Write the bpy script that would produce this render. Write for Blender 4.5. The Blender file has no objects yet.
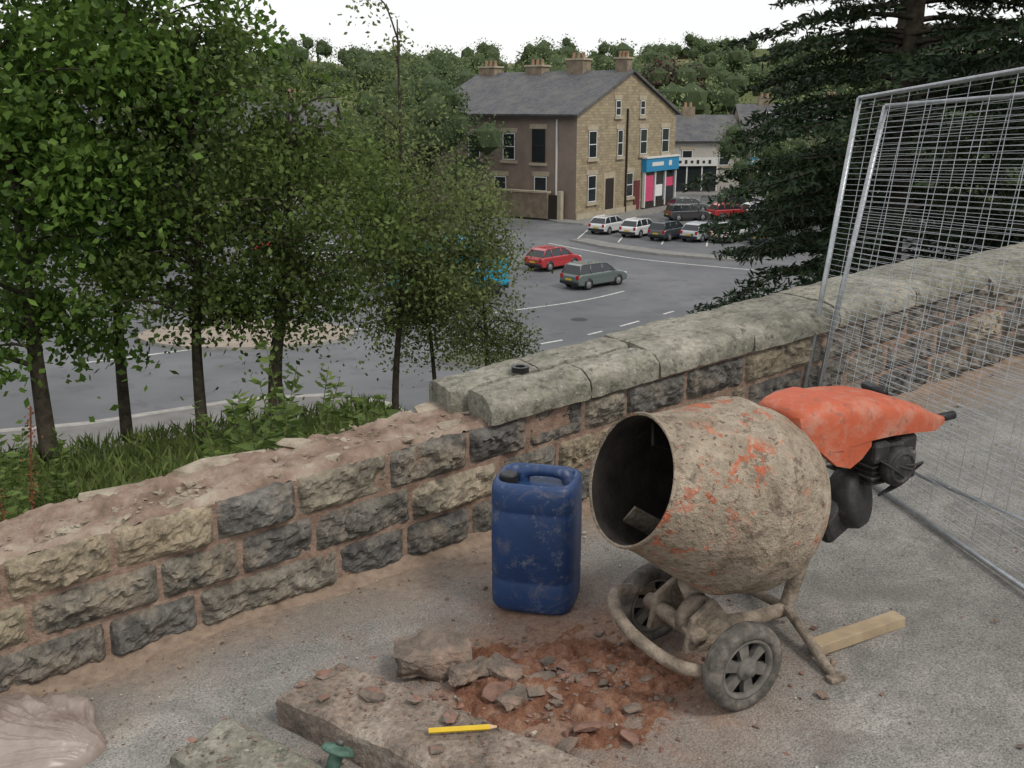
import bpy, bmesh, math, random
import numpy as np
from mathutils import Vector, Matrix, noise as mn
S=bpy.context.scene
COL=S.collection
random.seed(3); RNG=np.random.default_rng(5)
# ------------------------------------------------------------ frame of the bridge parapet
DX,DY=.874,.4856; NX,NY=-.4856,.874; M=.104; BX,BY=-1.396,2.4995
def gz(x,y): return M*(DX*x+DY*y)
def W(t,n,h): return Vector((BX+DX*t+NX*n, BY+DY*t+NY*n, M*t+h))
# ------------------------------------------------------------ materials
class Mat:
    def __init__(s,name,rough=.8,spec=.3,metal=0):
        s.m=bpy.data.materials.new(name); s.m.use_nodes=True
        s.n=s.m.node_tree.nodes; s.l=s.m.node_tree.links
        s.b=s.n['Principled BSDF']; s.b.inputs['Roughness'].default_value=rough
        s.b.inputs['Specular IOR Level'].default_value=spec; s.b.inputs['Metallic'].default_value=metal
    def node(s,t,**k):
        x=s.n.new(t)
        for a,v in k.items():
            if a in x.inputs: x.inputs[a].default_value=v
            else: setattr(x,a,v)
        return x
    def pos(s):
        return s.node('ShaderNodeTexCoord').outputs['Object']
    def noise(s,scale,detail=6,rough=.6,vec=None,dist=0):
        x=s.node('ShaderNodeTexNoise'); x.inputs['Scale'].default_value=scale; x.inputs['Detail'].default_value=min(detail,4)
        x.inputs['Roughness'].default_value=rough; x.inputs['Distortion'].default_value=dist
        s.l.new(vec if vec is not None else s.pos(),x.inputs['Vector']); return x.outputs['Fac']
    def ramp(s,fac,stops):
        x=s.node('ShaderNodeValToRGB'); e=x.color_ramp.elements
        while len(e)<len(stops): e.new(.5)
        for i,(p,c) in enumerate(stops):
            e[i].position=p; e[i].color=(c if isinstance(c,tuple) else (c,c,c))+(1,)
        s.l.new(fac,x.inputs['Fac']); return x.outputs['Color']
    def mix(s,fac,a,b,mode='MIX'):
        x=s.node('ShaderNodeMix',data_type='RGBA',blend_type=mode)
        for v,i in ((fac,0),(a,6),(b,7)):
            if isinstance(v,(int,float)): x.inputs[i].default_value=v
            elif isinstance(v,tuple): x.inputs[i].default_value=v+(1,)
            else: s.l.new(v,x.inputs[i])
        return x.outputs[2]
    def math(s,op,a,b=0,clamp=False):
        x=s.node('ShaderNodeMath',operation=op,use_clamp=clamp)
        for v,i in ((a,0),(b,1)):
            if isinstance(v,(int,float)): x.inputs[i].default_value=v
            else: s.l.new(v,x.inputs[i])
        return x.outputs[0]
    def base(s,c):
        if isinstance(c,tuple): s.b.inputs['Base Color'].default_value=c+(1,)
        else: s.l.new(c,s.b.inputs['Base Color'])
    def bump(s,h,strength=.5,dist=.01):
        x=s.node('ShaderNodeBump'); x.inputs['Strength'].default_value=strength; x.inputs['Distance'].default_value=dist
        s.l.new(h,x.inputs['Height']); s.l.new(x.outputs[0],s.b.inputs['Normal'])
def simple(name,c,rough=.7,var=.25,scale=20,bump=0,metal=0,spec=.3):
    m=Mat(name,rough,spec,metal); f=m.noise(scale,3)
    lo=tuple(v*(1-var) for v in c); hi=tuple(min(1,v*(1+var)) for v in c)
    m.base(m.ramp(f,[(.3,lo),(.7,hi)]))
    if bump: m.bump(m.noise(scale*3,2),bump,.005)
    return m.m
def leafmat(name,dark,light,scale=1.2,trans=.35):
    m=Mat(name,.55,.25)
    g=m.node('ShaderNodeNewGeometry').outputs['Random Per Island']
    f=m.noise(scale,1)
    k=m.math('ADD',m.math('MULTIPLY',g,.45),m.math('MULTIPLY',f,.75))
    c=m.ramp(k,[(.28,dark),(.85,light)])
    m.base(c)
    tr=m.node('ShaderNodeBsdfTranslucent'); m.l.new(c,tr.inputs['Color'])
    mx=m.node('ShaderNodeMixShader'); mx.inputs[0].default_value=trans
    m.l.new(m.b.outputs[0],mx.inputs[1]); m.l.new(tr.outputs[0],mx.inputs[2])
    m.l.new(mx.outputs[0],m.n['Material Output'].inputs['Surface'])
    return m.m
# ------------------------------------------------------------ mesh helpers
def obj(name,verts,faces,mats,smooth=False,parent=None,fm=None):
    me=bpy.data.meshes.new(name); me.from_pydata([tuple(v) for v in verts],[],faces)
    o=bpy.data.objects.new(name,me); COL.objects.link(o)
    for m in (mats if isinstance(mats,list) else [mats]): me.materials.append(m)
    if fm is not None: me.polygons.foreach_set('material_index',fm)
    if smooth: me.polygons.foreach_set('use_smooth',[True]*len(me.polygons))
    me.update()
    if parent: adopt(o,parent)
    return o
def adopt(o,p):
    o.parent=p
    if 'wl' in p: o.matrix_parent_inverse=Matrix.Translation(-Vector(p['wl']))
def empty(name,loc=(0,0,0),rz=0,world=True,scale=1):
    loc=[float(v) for v in loc]
    e=bpy.data.objects.new(name,None); COL.objects.link(e); e.location=loc; e.rotation_euler=(0,0,rz)
    e.empty_display_size=.2; e.scale=(scale,)*3
    if world: e['wl']=loc
    return e
def fixn(o):
    bm=bmesh.new(); bm.from_mesh(o.data); bmesh.ops.recalc_face_normals(bm,faces=bm.faces); bm.to_mesh(o.data); bm.free()
def bev(o,w,seg=2):
    md=o.modifiers.new('b','BEVEL'); md.width=w; md.segments=seg; md.limit_method='ANGLE'; return o
def box(name,c,size,mat,parent=None,X=None,bevel=0,rz=0,rot=None):
    sx,sy,sz=[v/2 for v in size]
    R=rot if rot is not None else Matrix.Rotation(rz,3,'Z')
    c=Vector(c)
    vs=[c+R@Vector((x*sx,y*sy,z*sz)) for z in(-1,1) for y in(-1,1) for x in(-1,1)]
    fs=[(0,2,3,1),(4,5,7,6),(0,1,5,4),(2,6,7,3),(0,4,6,2),(1,3,7,5)]
    o=obj(name,vs,fs,mat,parent=parent)
    if bevel: bev(o,bevel)
    return o
def catmull(P,k=6):
    P=[Vector(p) for p in P]; Q=[P[0]]+P+[P[-1]]; out=[]
    for i in range(1,len(Q)-2):
        for j in range(k):
            u=j/k; a,b,c,d=Q[i-1:i+3]
            out.append(.5*((2*b)+(c-a)*u+(2*a-5*b+4*c-d)*u*u+(3*b-a-3*c+d)*u**3))
    out.append(P[-1]); return out
def tubegeo(P,R,seg=8,V=None,F=None):
    V=[] if V is None else V; F=[] if F is None else F
    P=[Vector(p) for p in P]
    if not hasattr(R,'__len__'): R=[R]*len(P)
    R=[float(r) for r in R]
    off=len(V); up=Vector((0,0,1))
    prev=None
    for i,p in enumerate(P):
        d=(P[min(i+1,len(P)-1)]-P[max(i-1,0)]).normalized()
        if prev is None:
            a=d.cross(up) if abs(d.z)<.95 else d.cross(Vector((1,0,0)))
        else: a=prev-d*prev.dot(d)
        a.normalize(); prev=a; b=d.cross(a)
        for k in range(seg):
            th=2*math.pi*k/seg; V.append(p+R[i]*(math.cos(th)*a+math.sin(th)*b))
    for i in range(len(P)-1):
        for k in range(seg):
            k2=(k+1)%seg; F.append((off+i*seg+k,off+i*seg+k2,off+(i+1)*seg+k2,off+(i+1)*seg+k))
    F.append(tuple(off+k for k in range(seg))[::-1]); F.append(tuple(off+(len(P)-1)*seg+k for k in range(seg)))
    return V,F
def tube(name,P,R,mat,parent=None,seg=10,smooth=True,cr=0):
    if cr:
        n=len(P); P=catmull(P,cr)
        if hasattr(R,'__len__'):
            R=list(np.interp(np.linspace(0,n-1,len(P)),range(n),R))
    V,F=tubegeo(P,R,seg); return obj(name,V,F,mat,smooth,parent)
def lathe(name,prof,o,axis,mat,parent=None,seg=48,smooth=True,jit=0):
    axis=Vector(axis).normalized(); a=axis.orthogonal().normalized(); b=axis.cross(a); o=Vector(o)
    V=[];F=[]
    for L,r in prof:
        for k in range(seg):
            th=2*math.pi*k/seg; p=o+axis*L+r*(math.cos(th)*a+math.sin(th)*b)
            if jit: p+= (p-o-axis*L)*(mn.noise(p*7)+.4*mn.noise(p*25))*jit
            V.append(p)
    for i in range(len(prof)-1):
        for k in range(seg):
            k2=(k+1)%seg; F.append((i*seg+k,i*seg+k2,(i+1)*seg+k2,(i+1)*seg+k))
    ob=obj(name,V,F,mat,smooth,parent); fixn(ob); return ob
def rockgeo(c,size,seed,V,F,pts=16,rz=0,tilt=0):
    r=random.Random(seed); bm=bmesh.new()
    R=Matrix.Rotation(rz,3,'Z')@Matrix.Rotation(tilt,3,'X')
    for i in range(pts):
        v=Vector((r.gauss(0,1),r.gauss(0,1),r.gauss(0,1))).normalized()
        v=Vector((max(-.75,min(.75,v.x)),max(-.75,min(.75,v.y)),max(-.6,min(.6,v.z))))
        bm.verts.new(Vector(c)+R@Vector((v.x*size[0],v.y*size[1],v.z*size[2])))
    ret=bmesh.ops.convex_hull(bm,input=bm.verts)
    bmesh.ops.delete(bm,geom=[v for v in bm.verts if not v.link_faces],context='VERTS')
    off=len(V); bm.verts.index_update()
    for v in bm.verts: V.append(v.co.copy())
    for f in bm.faces: F.append(tuple(off+v.index for v in f.verts))
    bm.free()
def leaves(name,C,size,mat,asp=.55,parent=None,U=None,flat=0):
    N=len(C); C=np.asarray(C,float)
    if U is None:
        U=RNG.normal(size=(N,3)); U[:,2]*=(1-flat)
    U=U/np.linalg.norm(U,axis=1)[:,None]
    w=RNG.normal(size=(N,3)); 
    V=np.cross(U,w); V/=np.linalg.norm(V,axis=1)[:,None]
    s=np.asarray(size).reshape(-1,1)*np.ones((N,1))
    P=np.stack([C-U*s*.5,C+V*s*asp*.5,C+U*s*.5,C-V*s*asp*.5],1).reshape(-1,3)
    F=np.arange(N*4).reshape(-1,4)
    me=bpy.data.meshes.new(name); me.from_pydata(P.tolist(),[],F.tolist()); me.materials.append(mat)
    o=bpy.data.objects.new(name,me); COL.objects.link(o)
    if parent: adopt(o,parent)
    return o
def fbm(p,o=4):
    return mn.fractal(Vector(p),1.0,2.0,o)
# ------------------------------------------------------------ world, sun, camera
w=bpy.data.worlds.new('World'); S.world=w; w.use_nodes=True
nt=w.node_tree; bg=nt.nodes['Background']
sky=nt.nodes.new('ShaderNodeTexSky'); sky.sky_type='NISHITA'; sky.sun_disc=False
sky.sun_elevation=math.radians(50); sky.sun_rotation=math.radians(130)
mx=nt.nodes.new('ShaderNodeMix'); mx.data_type='RGBA'; mx.inputs[0].default_value=.85
mx.inputs[7].default_value=(9.7,9.7,9.7,1)
nt.links.new(sky.outputs[0],mx.inputs[6]); nt.links.new(mx.outputs[2],bg.inputs[0]); bg.inputs[1].default_value=.112
sl=bpy.data.lights.new('sun','SUN'); sl.energy=1.9; sl.angle=math.radians(14); sl.color=(1,.94,.84)
so=bpy.data.objects.new('sun',sl); COL.objects.link(so)
sd=Vector((.77*math.cos(.87),-.64*math.cos(.87),math.sin(.87)))
so.rotation_euler=(-sd).to_track_quat('-Z','Y').to_euler()
cd=bpy.data.cameras.new('camera'); cam=bpy.data.objects.new('camera',cd); COL.objects.link(cam)
cam.location=(0,0,1.6); cam.rotation_euler=(math.radians(90-15.6),0,0); cd.lens=35.16; cd.sensor_width=36
cd.clip_start=.05; cd.clip_end=3000; S.camera=cam
S.view_settings.view_transform='Standard'; S.view_settings.look='None'; S.view_settings.exposure=0

# ============================================================ GROUND
ZS=-6.4
def sstep(a,b,x):
    x=max(0,min(1,(x-a)/(b-a))); return x*x*(3-2*x)
def ground_z(x,y):
    q=NX*x+NY*y-2.86
    z=ZS
    if q<14 and q>-3:
        crest=-1.9+(ZS+1.9)*sstep(-1.9,1.8,x)
        if x>2: crest=ZS+2.2*sstep(3,5,x)
        if q<0: z=-.9
        elif q<7.8: z=-.9+(crest+.9)*sstep(-1,8.5,q)/sstep(-1,8.5,7.8)
        else: z=crest+(ZS-crest)*sstep(7.8,13.5,q)
        z+=.08*fbm((x*.8,y*.8,0))*(1 if q<12 else 0)
    if y>108:
        z+=11*sstep(108,270,y)+22*sstep(260,560,y)*(.6+.5*sstep(-100,150,x))+2*fbm((x*.012,y*.012,3))*sstep(108,160,y)
    if x<-48: z+=8*(1-sstep(-130,-48,x))
    return z
def axis_vals(segs):
    out=[]
    for a,b,n in segs: out+=list(np.linspace(a,b,n,endpoint=False))
    return [float(v) for v in out+[segs[-1][1]]]
xs=axis_vals([(-900,-130,10),(-130,-48,12),(-48,-9,10),(-9,9,60),(9,60,16),(60,900,20)])
ys=axis_vals([(-300,-4,8),(-4,17,70),(17,108,14),(108,300,30),(300,620,20),(620,2500,8)])
V=[(x,y,ground_z(x,y)) for y in ys for x in xs]; nx=len(xs)
F=[(j*nx+i,j*nx+i+1,(j+1)*nx+i+1,(j+1)*nx+i) for j in range(len(ys)-1) for i in range(nx-1)]
m=Mat('ground_grass',.95,.1)
c=m.ramp(m.noise(.9,4),[(.3,(.04,.055,.018)),(.55,(.08,.10,.032)),(.75,(.12,.11,.055))])
c=m.mix(m.ramp(m.noise(.012,2),[(.45,0.),(.6,1.)]),c,(.16,.16,.08)); m.base(c)
obj('ground',V,F,m.m,True)
m=Mat('street_asphalt',.85,.3)
c=m.mix(m.ramp(m.noise(.25,3),[(.35,0.),(.7,1.)]),(.10,.103,.11),(.15,.153,.16))
c=m.mix(m.ramp(m.noise(1.5,4),[(.55,0.),(.62,.35)]),c,(.07,.07,.075)); m.base(c)
street=m.m
zr=ZS+.006
obj('street',[(-46,15.5,zr),(40,15.5,zr),(40,106,zr),(-46,106,zr)],[(0,1,2,3)],street)
white=simple('road_paint',(.48,.48,.46),.7,.3,6)
kerbm=simple('kerb_stone',(.27,.26,.24),.85,.2,3)
pav=simple('pavement_flags',(.19,.185,.175),.9,.2,2)
def strip(V,F,pts,w,z,dash=None):
    P=catmull([(p[0],p[1],z) for p in pts],10)
    acc=0
    for a,b in zip(P[:-1],P[1:]):
        d=b-a; acc+=d.length
        if dash and (acc%(dash*2))>dash: continue
        s=Vector((-d.y,d.x,0)).normalized()*w/2; o=len(V)
        V+= [a-s,a+s,b+s,b-s]; F.append((o,o+3,o+2,o+1))
V=[];F=[]
strip(V,F,[(1.0,33.8),(3,35.5),(6.5,39.5)],.11,zr+.005,1.2)
strip(V,F,[(-14,31),(-6,36),(2,41),(5,44)],.11,zr+.005,None)
strip(V,F,[(2.2,60),(4.2,57),(7,53.5),(12,50),(18,47)],.13,zr+.005,None)
for i in range(7): strip(V,F,[(5+i*2.5,66.5-i*.9),(3.9+i*2.5,61.3-i*.9)],.1,zr+.005)
obj('road_marking',V,F,white)
V=[(2.6+.33*math.cos(k*.5236),37.9+.33*math.sin(k*.5236),zr+.005) for k in range(12)]
obj('manhole_cover',V,[tuple(range(12))],simple('cast_iron',(.03,.03,.032),.6))
def slab(name,pts,z0,z1,topm,kerb=None):
    n=len(pts); V=[(x,y,z0) for x,y in pts]+[(x,y,z1) for x,y in pts]
    F=[tuple(range(n,2*n))]+[(i,(i+1)%n,n+(i+1)%n,n+i) for i in range(n)]
    o=obj(name,V,F,[topm,kerb or topm],fm=[0]+[1]*n); return o
slab('traffic_island',[(3.5,61),(5.2,58),(8,55),(12.5,52.2),(12.8,53),(9,55.8),(6.2,58.8),(4.6,61.5)],ZS,zr+.12,pav,kerbm)
ell=[( -1.1+1.3*math.cos(a), 31.5+.9*math.sin(a)) for a in np.linspace(0,2*math.pi,24,endpoint=False)]
slab('traffic_island',ell,ZS,zr+.1,simple('dull_grass',(.08,.085,.06),.9,.3,3),kerbm)
arc=[(-9.5+3.2*math.cos(a)*1.2, 35+2.2*math.sin(a)) for a in np.linspace(0,2*math.pi,28,endpoint=False)]
slab('traffic_island',arc,ZS,zr+.12,simple('tan_paving',(.26,.22,.18),.9,.2,2),kerbm)
slab('pavement',[(-46,99),(-46,84),(-14,84),(1,76.5),(3.2,70.6),(4.9,69.2),(15.2,82.6),(17,91),(40,93),(40,106),(-46,106)],ZS,zr+.12,pav,kerbm)
foot=[(-30,15.6),(30,15.6),(30,17),(3,18.5),(-.5,19.6),(-1.8,21.5),(-2.2,24),(-3.2,26.3),(-5,27.3),(-7.5,26.8),(-11,24.6),(-16,23),(-30,22.5)]
slab('pavement',foot,ZS,zr+.12,kerbm,kerbm)
inner=[(-29,15.8),(29,15.8),(29,16.7),(2.9,18.2),(-.7,19.35),(-2.05,21.3),(-2.45,23.8),(-3.4,26.0),(-5,27.0),(-7.4,26.5),(-10.9,24.3),(-15.9,22.7),(-29,22.2)]
slab('footway',inner,ZS,zr+.126,simple('footway_tarmac',(.15,.145,.14),.9,.2,1.5))

# ============================================================ BRIDGE DECK
m=Mat('dusty_asphalt',.92,.2)
P=m.pos()
def dotn(v,off):
    x=m.node('ShaderNodeVectorMath',operation='DOT_PRODUCT'); m.l.new(P,x.inputs[0]); x.inputs[1].default_value=v
    return m.math('ADD',x.outputs['Value'],off)
big=m.noise(1.6,4,.65); mid=m.noise(9,4,.7); fine=m.noise(170,2,.75)
c=m.ramp(big,[(.35,(.195,.187,.172)),(.55,(.265,.254,.233)),(.72,(.355,.335,.305))])
c=m.mix(m.ramp(mid,[(.40,.55),(.56,0.)]),c,(.17,.165,.152))
c=m.mix(1.0,c,m.ramp(fine,[(.3,.45),(.5,.98),(.68,1.35)]),'MULTIPLY')
vo=m.node('ShaderNodeTexVoronoi'); vo.inputs['Scale'].default_value=90; m.l.new(P,vo.inputs['Vector'])
c=m.mix(m.ramp(vo.outputs['Distance'],[(.10,.5),(.22,0.)]),c,(.46,.44,.40))
c=m.mix(m.ramp(m.noise(2.6,4,.6,dist=.8),[(.54,0.),(.66,.45)]),c,(.13,.122,.112))
dn=dotn((NX,NY,0),-2.862)
k=m.math('ADD',dn,m.math('MULTIPLY',m.math('ADD',m.noise(3.2,4),-.5),.75))
c=m.mix(m.math('MULTIPLY',m.math('ADD',m.math('MULTIPLY',k,3.2),1.15,True),.85,True),c,m.ramp(m.noise(40,4),[(.3,(.19,.135,.10)),(.7,(.32,.245,.185))]))
ds=m.node('ShaderNodeVectorMath',operation='DISTANCE'); m.l.new(P,ds.inputs[0]); ds.inputs[1].default_value=(.16,2.36,.13)
k2=m.math('ADD',ds.outputs['Value'],m.math('MULTIPLY',m.math('ADD',m.noise(5,4,.7),-.5),.9))
c=m.mix(m.ramp(k2,[(.24,.75),(.42,.3),(.75,0.)]),c,m.ramp(m.noise(60,3),[(.3,(.17,.085,.05)),(.7,(.33,.19,.125))]))
m.base(c)
m.bump(fine,.85,.006)
deckmat=m.m
V=[];F=[];ts=np.linspace(-7,26,120);ns=np.concatenate([np.linspace(-7,-3,8,endpoint=False),np.linspace(-3,.04,40)])
for t in ts:
    for n in ns:
        p=W(t,n,0); p.z+=.006*fbm((p.x*2,p.y*2,0)); V.append(p)
k=len(ns)
for i in range(len(ts)-1):
    for j in range(k-1): F.append((i*k+j,(i+1)*k+j,(i+1)*k+j+1,i*k+j+1))
obj('bridge_pavement',V,F,deckmat,True)
# ============================================================ STONE WALL
wall=empty('stone_wall',W(2,.15,0))
m=Mat('rockfaced_sandstone',.9,.25)
at=m.node('ShaderNodeAttribute',attribute_name='col').outputs['Color']
n1=m.noise(14,4,.7)
c=m.mix(1.,at,m.ramp(n1,[(.3,.45),(.5,.95),(.72,1.55)]),'MULTIPLY')
c=m.mix(m.ramp(m.noise(7,4,.7),[(.50,0.),(.66,.6)]),c,(.215,.17,.12))
c=m.mix(m.ramp(m.noise(5.3,4,.8),[(.54,0.),(.66,.7)]),c,(.042,.04,.038))
n2=m.noise(60,3,.7)
c=m.mix(1.,c,m.ramp(n2,[(.3,.7),(.7,1.25)]),'MULTIPLY')
m.base(c); m.bump(m.math('ADD',n1,m.math('MULTIPLY',n2,.5)),.9,.014)
stonem=m.m
mm=Mat('pink_mortar',.95,.1); mm.base(mm.ramp(mm.noise(30,4),[(.3,(.16,.105,.08)),(.6,(.28,.20,.155)),(.8,(.37,.29,.235))])); mm.bump(mm.noise(120,2),.8,.006)
mortar=mm.m
rows=[[ -1.6,-1.3,-1.02,-.76,-.5,-.24,.0,.284,.577,.829,1.135,1.424,1.657,1.886,2.07],
      [-1.6,-1.35,-1.1,-.8,-.55,-.25,.05,.404,.643,.876,1.21,1.54,1.78,2.08],
      [-1.6,-1.3,-1.05,-.75,-.45,-.1,.243,.505,.956,1.186,1.43,1.74,2.0]]
GREY=[(.125,.118,.108),(.16,.146,.126),(.104,.10,.094),(.18,.163,.135),(.135,.125,.108)]
TAN=[(.27,.225,.16),(.24,.205,.15),(.28,.24,.18)]
rr=random.Random(11)
V=[];F=[];CC=[]
ch=.1335
def block(t0,t1,h0,h1,col,seed,n0=0.0,topround=0):
    nu=max(8,int((t1-t0)/.011)); nv=13
    off=len(V); g=.0055
    a0,a1,b0,b1=t0+g,t1-g,h0+g,h1-g
    o3=Vector((seed*3.7,seed*1.3,0))
    for j in range(nv+1):
        for i in range(nu+1):
            u=i/nu; v=j/nv; t=a0+(a1-a0)*u; h=b0+(b1-b0)*v
            e=min(u*(a1-a0),(1-u)*(a1-a0))/.025; e2=min(v,1-v)*(b1-b0)/.024
            f=min(1,e)**.7*min(1,e2)**.7
            q=Vector((t*9,h*11,0))+o3
            cell=mn.cell(q*1.3+Vector((mn.noise(q*2)*.8,mn.noise(q*2.3)*.8,0)))
            d=.002+f*(.016+.030*mn.noise(q*.7)+.020*abs(mn.noise(q*1.7))+.010*cell+.011*mn.noise(q*4.5)+.006*mn.noise(q*11))
            if i in(0,nu): t+=.005*mn.noise(q*3)
            if j in(0,nv): h+=.005*mn.noise(q*3+Vector((5,5,5)))
            V.append(W(t,n0-d,h))
    for j in range(nv):
        for i in range(nu):
            a=off+j*(nu+1)+i; F.append((a,a+1,a+nu+2,a+nu+1)); CC.append(col)
    ring=[off+i for i in range(nu+1)]+[off+j*(nu+1)+nu for j in range(1,nv+1)]+[off+nv*(nu+1)+i for i in range(nu-1,-1,-1)]+[off+j*(nu+1) for j in range(nv-1,0,-1)]
    b=len(V)
    for r_ in ring:
        p=V[r_]; V.append(p+Vector((NX,NY,0))*.06)
    L=len(ring)
    for i in range(L):
        F.append((ring[(i+1)%L],ring[i],b+i,b+(i+1)%L)); CC.append(col)
seed=1
for ri,r_ in enumerate(rows):
    r_=list(r_)
    while r_[-1]<12: r_.append(r_[-1]+rr.uniform(.2,.36))
    h1=.4-ri*ch; h0=h1-ch
    for a,b in zip(r_[:-1],r_[1:]):
        seed+=1
        tan=rr.random()<(.12 if a<4 else .05)
        if ri==0 and -.01<=a<.5: tan=True
        if ri==0 and a>.5 and a<1.5: tan=False
        if ri==2: tan=False
        col=rr.choice(TAN if tan else GREY); 
        if ri==0 and abs(a-.829)<.01: col=(.22,.195,.15)
        if ri==1 and a<.03: col=(.22,.19,.135)
        block(a,b,h0,h1,col,seed)
o=obj('rockfaced_blocks',V,F,stonem,False,wall)
ca=o.data.color_attributes.new('col','FLOAT_COLOR','CORNER')
arr=np.ones((len(o.data.loops),4))
for p,c_ in zip(o.data.polygons,CC):
    arr[p.loop_start:p.loop_start+p.loop_total,:3]=c_
ca.data.foreach_set('color',arr.ravel())
V=[];F=[]
tt=np.linspace(-1.6,12,400)
for t in tt:
    j1=.004*mn.noise(Vector((t*20,0,0)))
    for n,h in ((-.004+j1,-.5),(-.004+j1,.39),(.30,.39),(.30,-2.0)): V.append(W(t,n,h))
for i in range(len(tt)-1):
    for j in range(3): a=i*4+j; F.append((a,a+4,a+5,a+1))
obj('mortar_core',V,F,mortar,False,wall)
V=[];F=[]; tt=np.linspace(-1.6,1.56,300); nn=np.linspace(.0,.315,34)
for t in tt:
    for n in nn:
        e=min(1,min(n,.315-n)/.04)
        h=.388+.022*e+.026*e*mn.noise(Vector((t*5,n*7,1)))+.016*mn.noise(Vector((t*18,n*20,4)))+.010*abs(mn.noise(Vector((t*45,n*45,4))))+.005*mn.noise(Vector((t*90,n*90,4)))
        V.append(W(t,n,h))
k=len(nn)
for i in range(len(tt)-1):
    for j in range(k-1): F.append((i*k+j,(i+1)*k+j,(i+1)*k+j+1,i*k+j+1))
m=Mat('bed_mortar',.95,.1)
c=m.ramp(m.noise(6,4,.7),[(.3,(.11,.08,.06)),(.48,(.23,.165,.13)),(.62,(.31,.25,.20)),(.75,(.38,.335,.27))])
m.base(c); m.bump(m.noise(90,3),.9,.008)
obj('mortar_bed',V,F,m.m,True,wall)
flatst=Mat('pale_bed_stone',.92,.2); c=flatst.ramp(flatst.noise(12,4,.7),[(.3,(.15,.12,.09)),(.5,(.28,.235,.18)),(.7,(.38,.34,.27))]); flatst.base(c); flatst.bump(flatst.noise(70,3),.7,.006); flatst=flatst.m
V=[];F=[]
t=-1.5
while t<1.40:
    L=rr.uniform(.12,.36)
    if rr.random()<.85: rockgeo(W(t+L/2,.262+rr.uniform(-.02,.012),.398+rr.uniform(-.004,.010)),(L*.66,rr.uniform(.045,.075),rr.uniform(.028,.04)),seed,V,F,rr.choice((15,18,40)),math.atan2(DY,DX)+rr.uniform(-.08,.08),rr.uniform(-.1,.1))
    seed+=1; t+=L+.01
t=-1.5
while t<1.42:
    L=rr.uniform(.1,.2)
    if rr.random()<.6: rockgeo(W(t+L/2,.07,.394),(L*.62,.05,.024),seed,V,F,24,math.atan2(DY,DX)+rr.uniform(-.1,.1))
    seed+=1; t+=L+.02
for i in range(520):
    s=rr.uniform(.003,.012)*(2 if rr.random()<.08 else 1)
    rockgeo(W(rr.uniform(-1.5,1.5),rr.uniform(.03,.29),.412),(s*1.4,s,s*.7),seed,V,F,9,rr.uniform(0,3)); seed+=1
obj('bed_stones',V,F,flatst,False,wall)
m=Mat('weathered_coping',.9,.25)
n1=m.noise(5,4,.75); n2=m.noise(45,3,.7)
c=m.ramp(n1,[(.3,(.115,.108,.088)),(.5,(.225,.213,.175)),(.7,(.33,.31,.26))])
c=m.mix(m.ramp(m.noise(9,4,.75),[(.48,0.),(.66,.5)]),c,(.12,.128,.08))
c=m.mix(m.ramp(m.noise(24,4,.75),[(.53,0.),(.66,.75)]),c,(.065,.06,.052))
c=m.mix(m.ramp(m.noise(55,3,.6),[(.64,0.),(.69,.6)]),c,(.40,.385,.34))
c=m.mix(1.,c,m.ramp(n2,[(.3,.72),(.7,1.22)]),'MULTIPLY'); m.base(c); m.bump(m.math('ADD',n2,n1),.8,.010)
copm=m.m
def coping(V,F,t0,t1,n0,n1,hb,sd,front=True):
    pr=[(n0,0),(n0-.002,.02),(n0+.001,.048),(n0+.008,.062),(n0+.030,.075),(n0+.055,.087)] if front else [(n0,0),(n0,.03),(n0,.06),(n0+.005,.086)]
    k=7
    for i in range(1,k): pr.append((pr[-1][0]+(n1-.02-pr[-1][0])/(k-i+1),.092))
    pr+=[(n1-.012,.088),(n1,.075),(n1,.04),(n1,0)]
    nt_=22; off=len(V); L=len(pr)
    for i in range(nt_+1):
        u=i/nt_; t=t0+.003+(t1-t0-.006)*u
        e=max(0,1-min(u,1-u)*nt_/.8)*.004
        for j,(n,h) in enumerate(pr):
            q=Vector((t*8,n*8+sd,h*9))
            hh=h+(.007*mn.noise(q)+.004*mn.noise(q*4)-e*.8 if h>.03 else 0)
            nn_=n+(.009*mn.noise(q*1.7+Vector((9,0,0)))+.009*mn.noise(q*5)+e*.7 if n<n0+.03 else 0)
            V.append(W(t,nn_,hb+hh))
    for i in range(nt_):
        for j in range(L-1): a=off+i*L+j; F.append((a,a+L,a+L+1,a+1))
        a=off+i*L; F.append((a+L-1,a+2*L-1,a+L,a))
    F.append(tuple(off+j for j in range(L))); F.append(tuple(off+nt_*L+j for j in range(L))[::-1])
V=[];F=[]
coping(V,F,1.50,1.90,-.035,.15,.403,1); coping(V,F,1.44,1.80,.158,.345,.403,2,False)
coping(V,F,1.80,2.2,.158,.345,.403,2.4,False); coping(V,F,1.90,2.2,-.035,.15,.403,1.7)
t=2.2;i=3
while t<4.0:
    L=min(.45,4.02-t) ; coping(V,F,t,t+L,-.035,.345,.403+.004*(i%2),i); t+=L; i+=1
    if 4.02-t<.1: break
t=4.06
while t<11.5: coping(V,F,t,t+.6,-.03,.33,.35,i); t+=.6; i+=1
o=obj('coping_stones',V,F,copm,True,wall); fixn(o)
md=o.modifiers.new('es','EDGE_SPLIT'); md.split_angle=math.radians(40)
tube('coping_bed',[W(1.5,-.012,.4),W(4.0,-.012,.4)],.008,mortar,wall,6)
V=[];F=[]; tt=np.linspace(-1.6,6,300); nn=np.linspace(-.22,.02,14)
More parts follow.
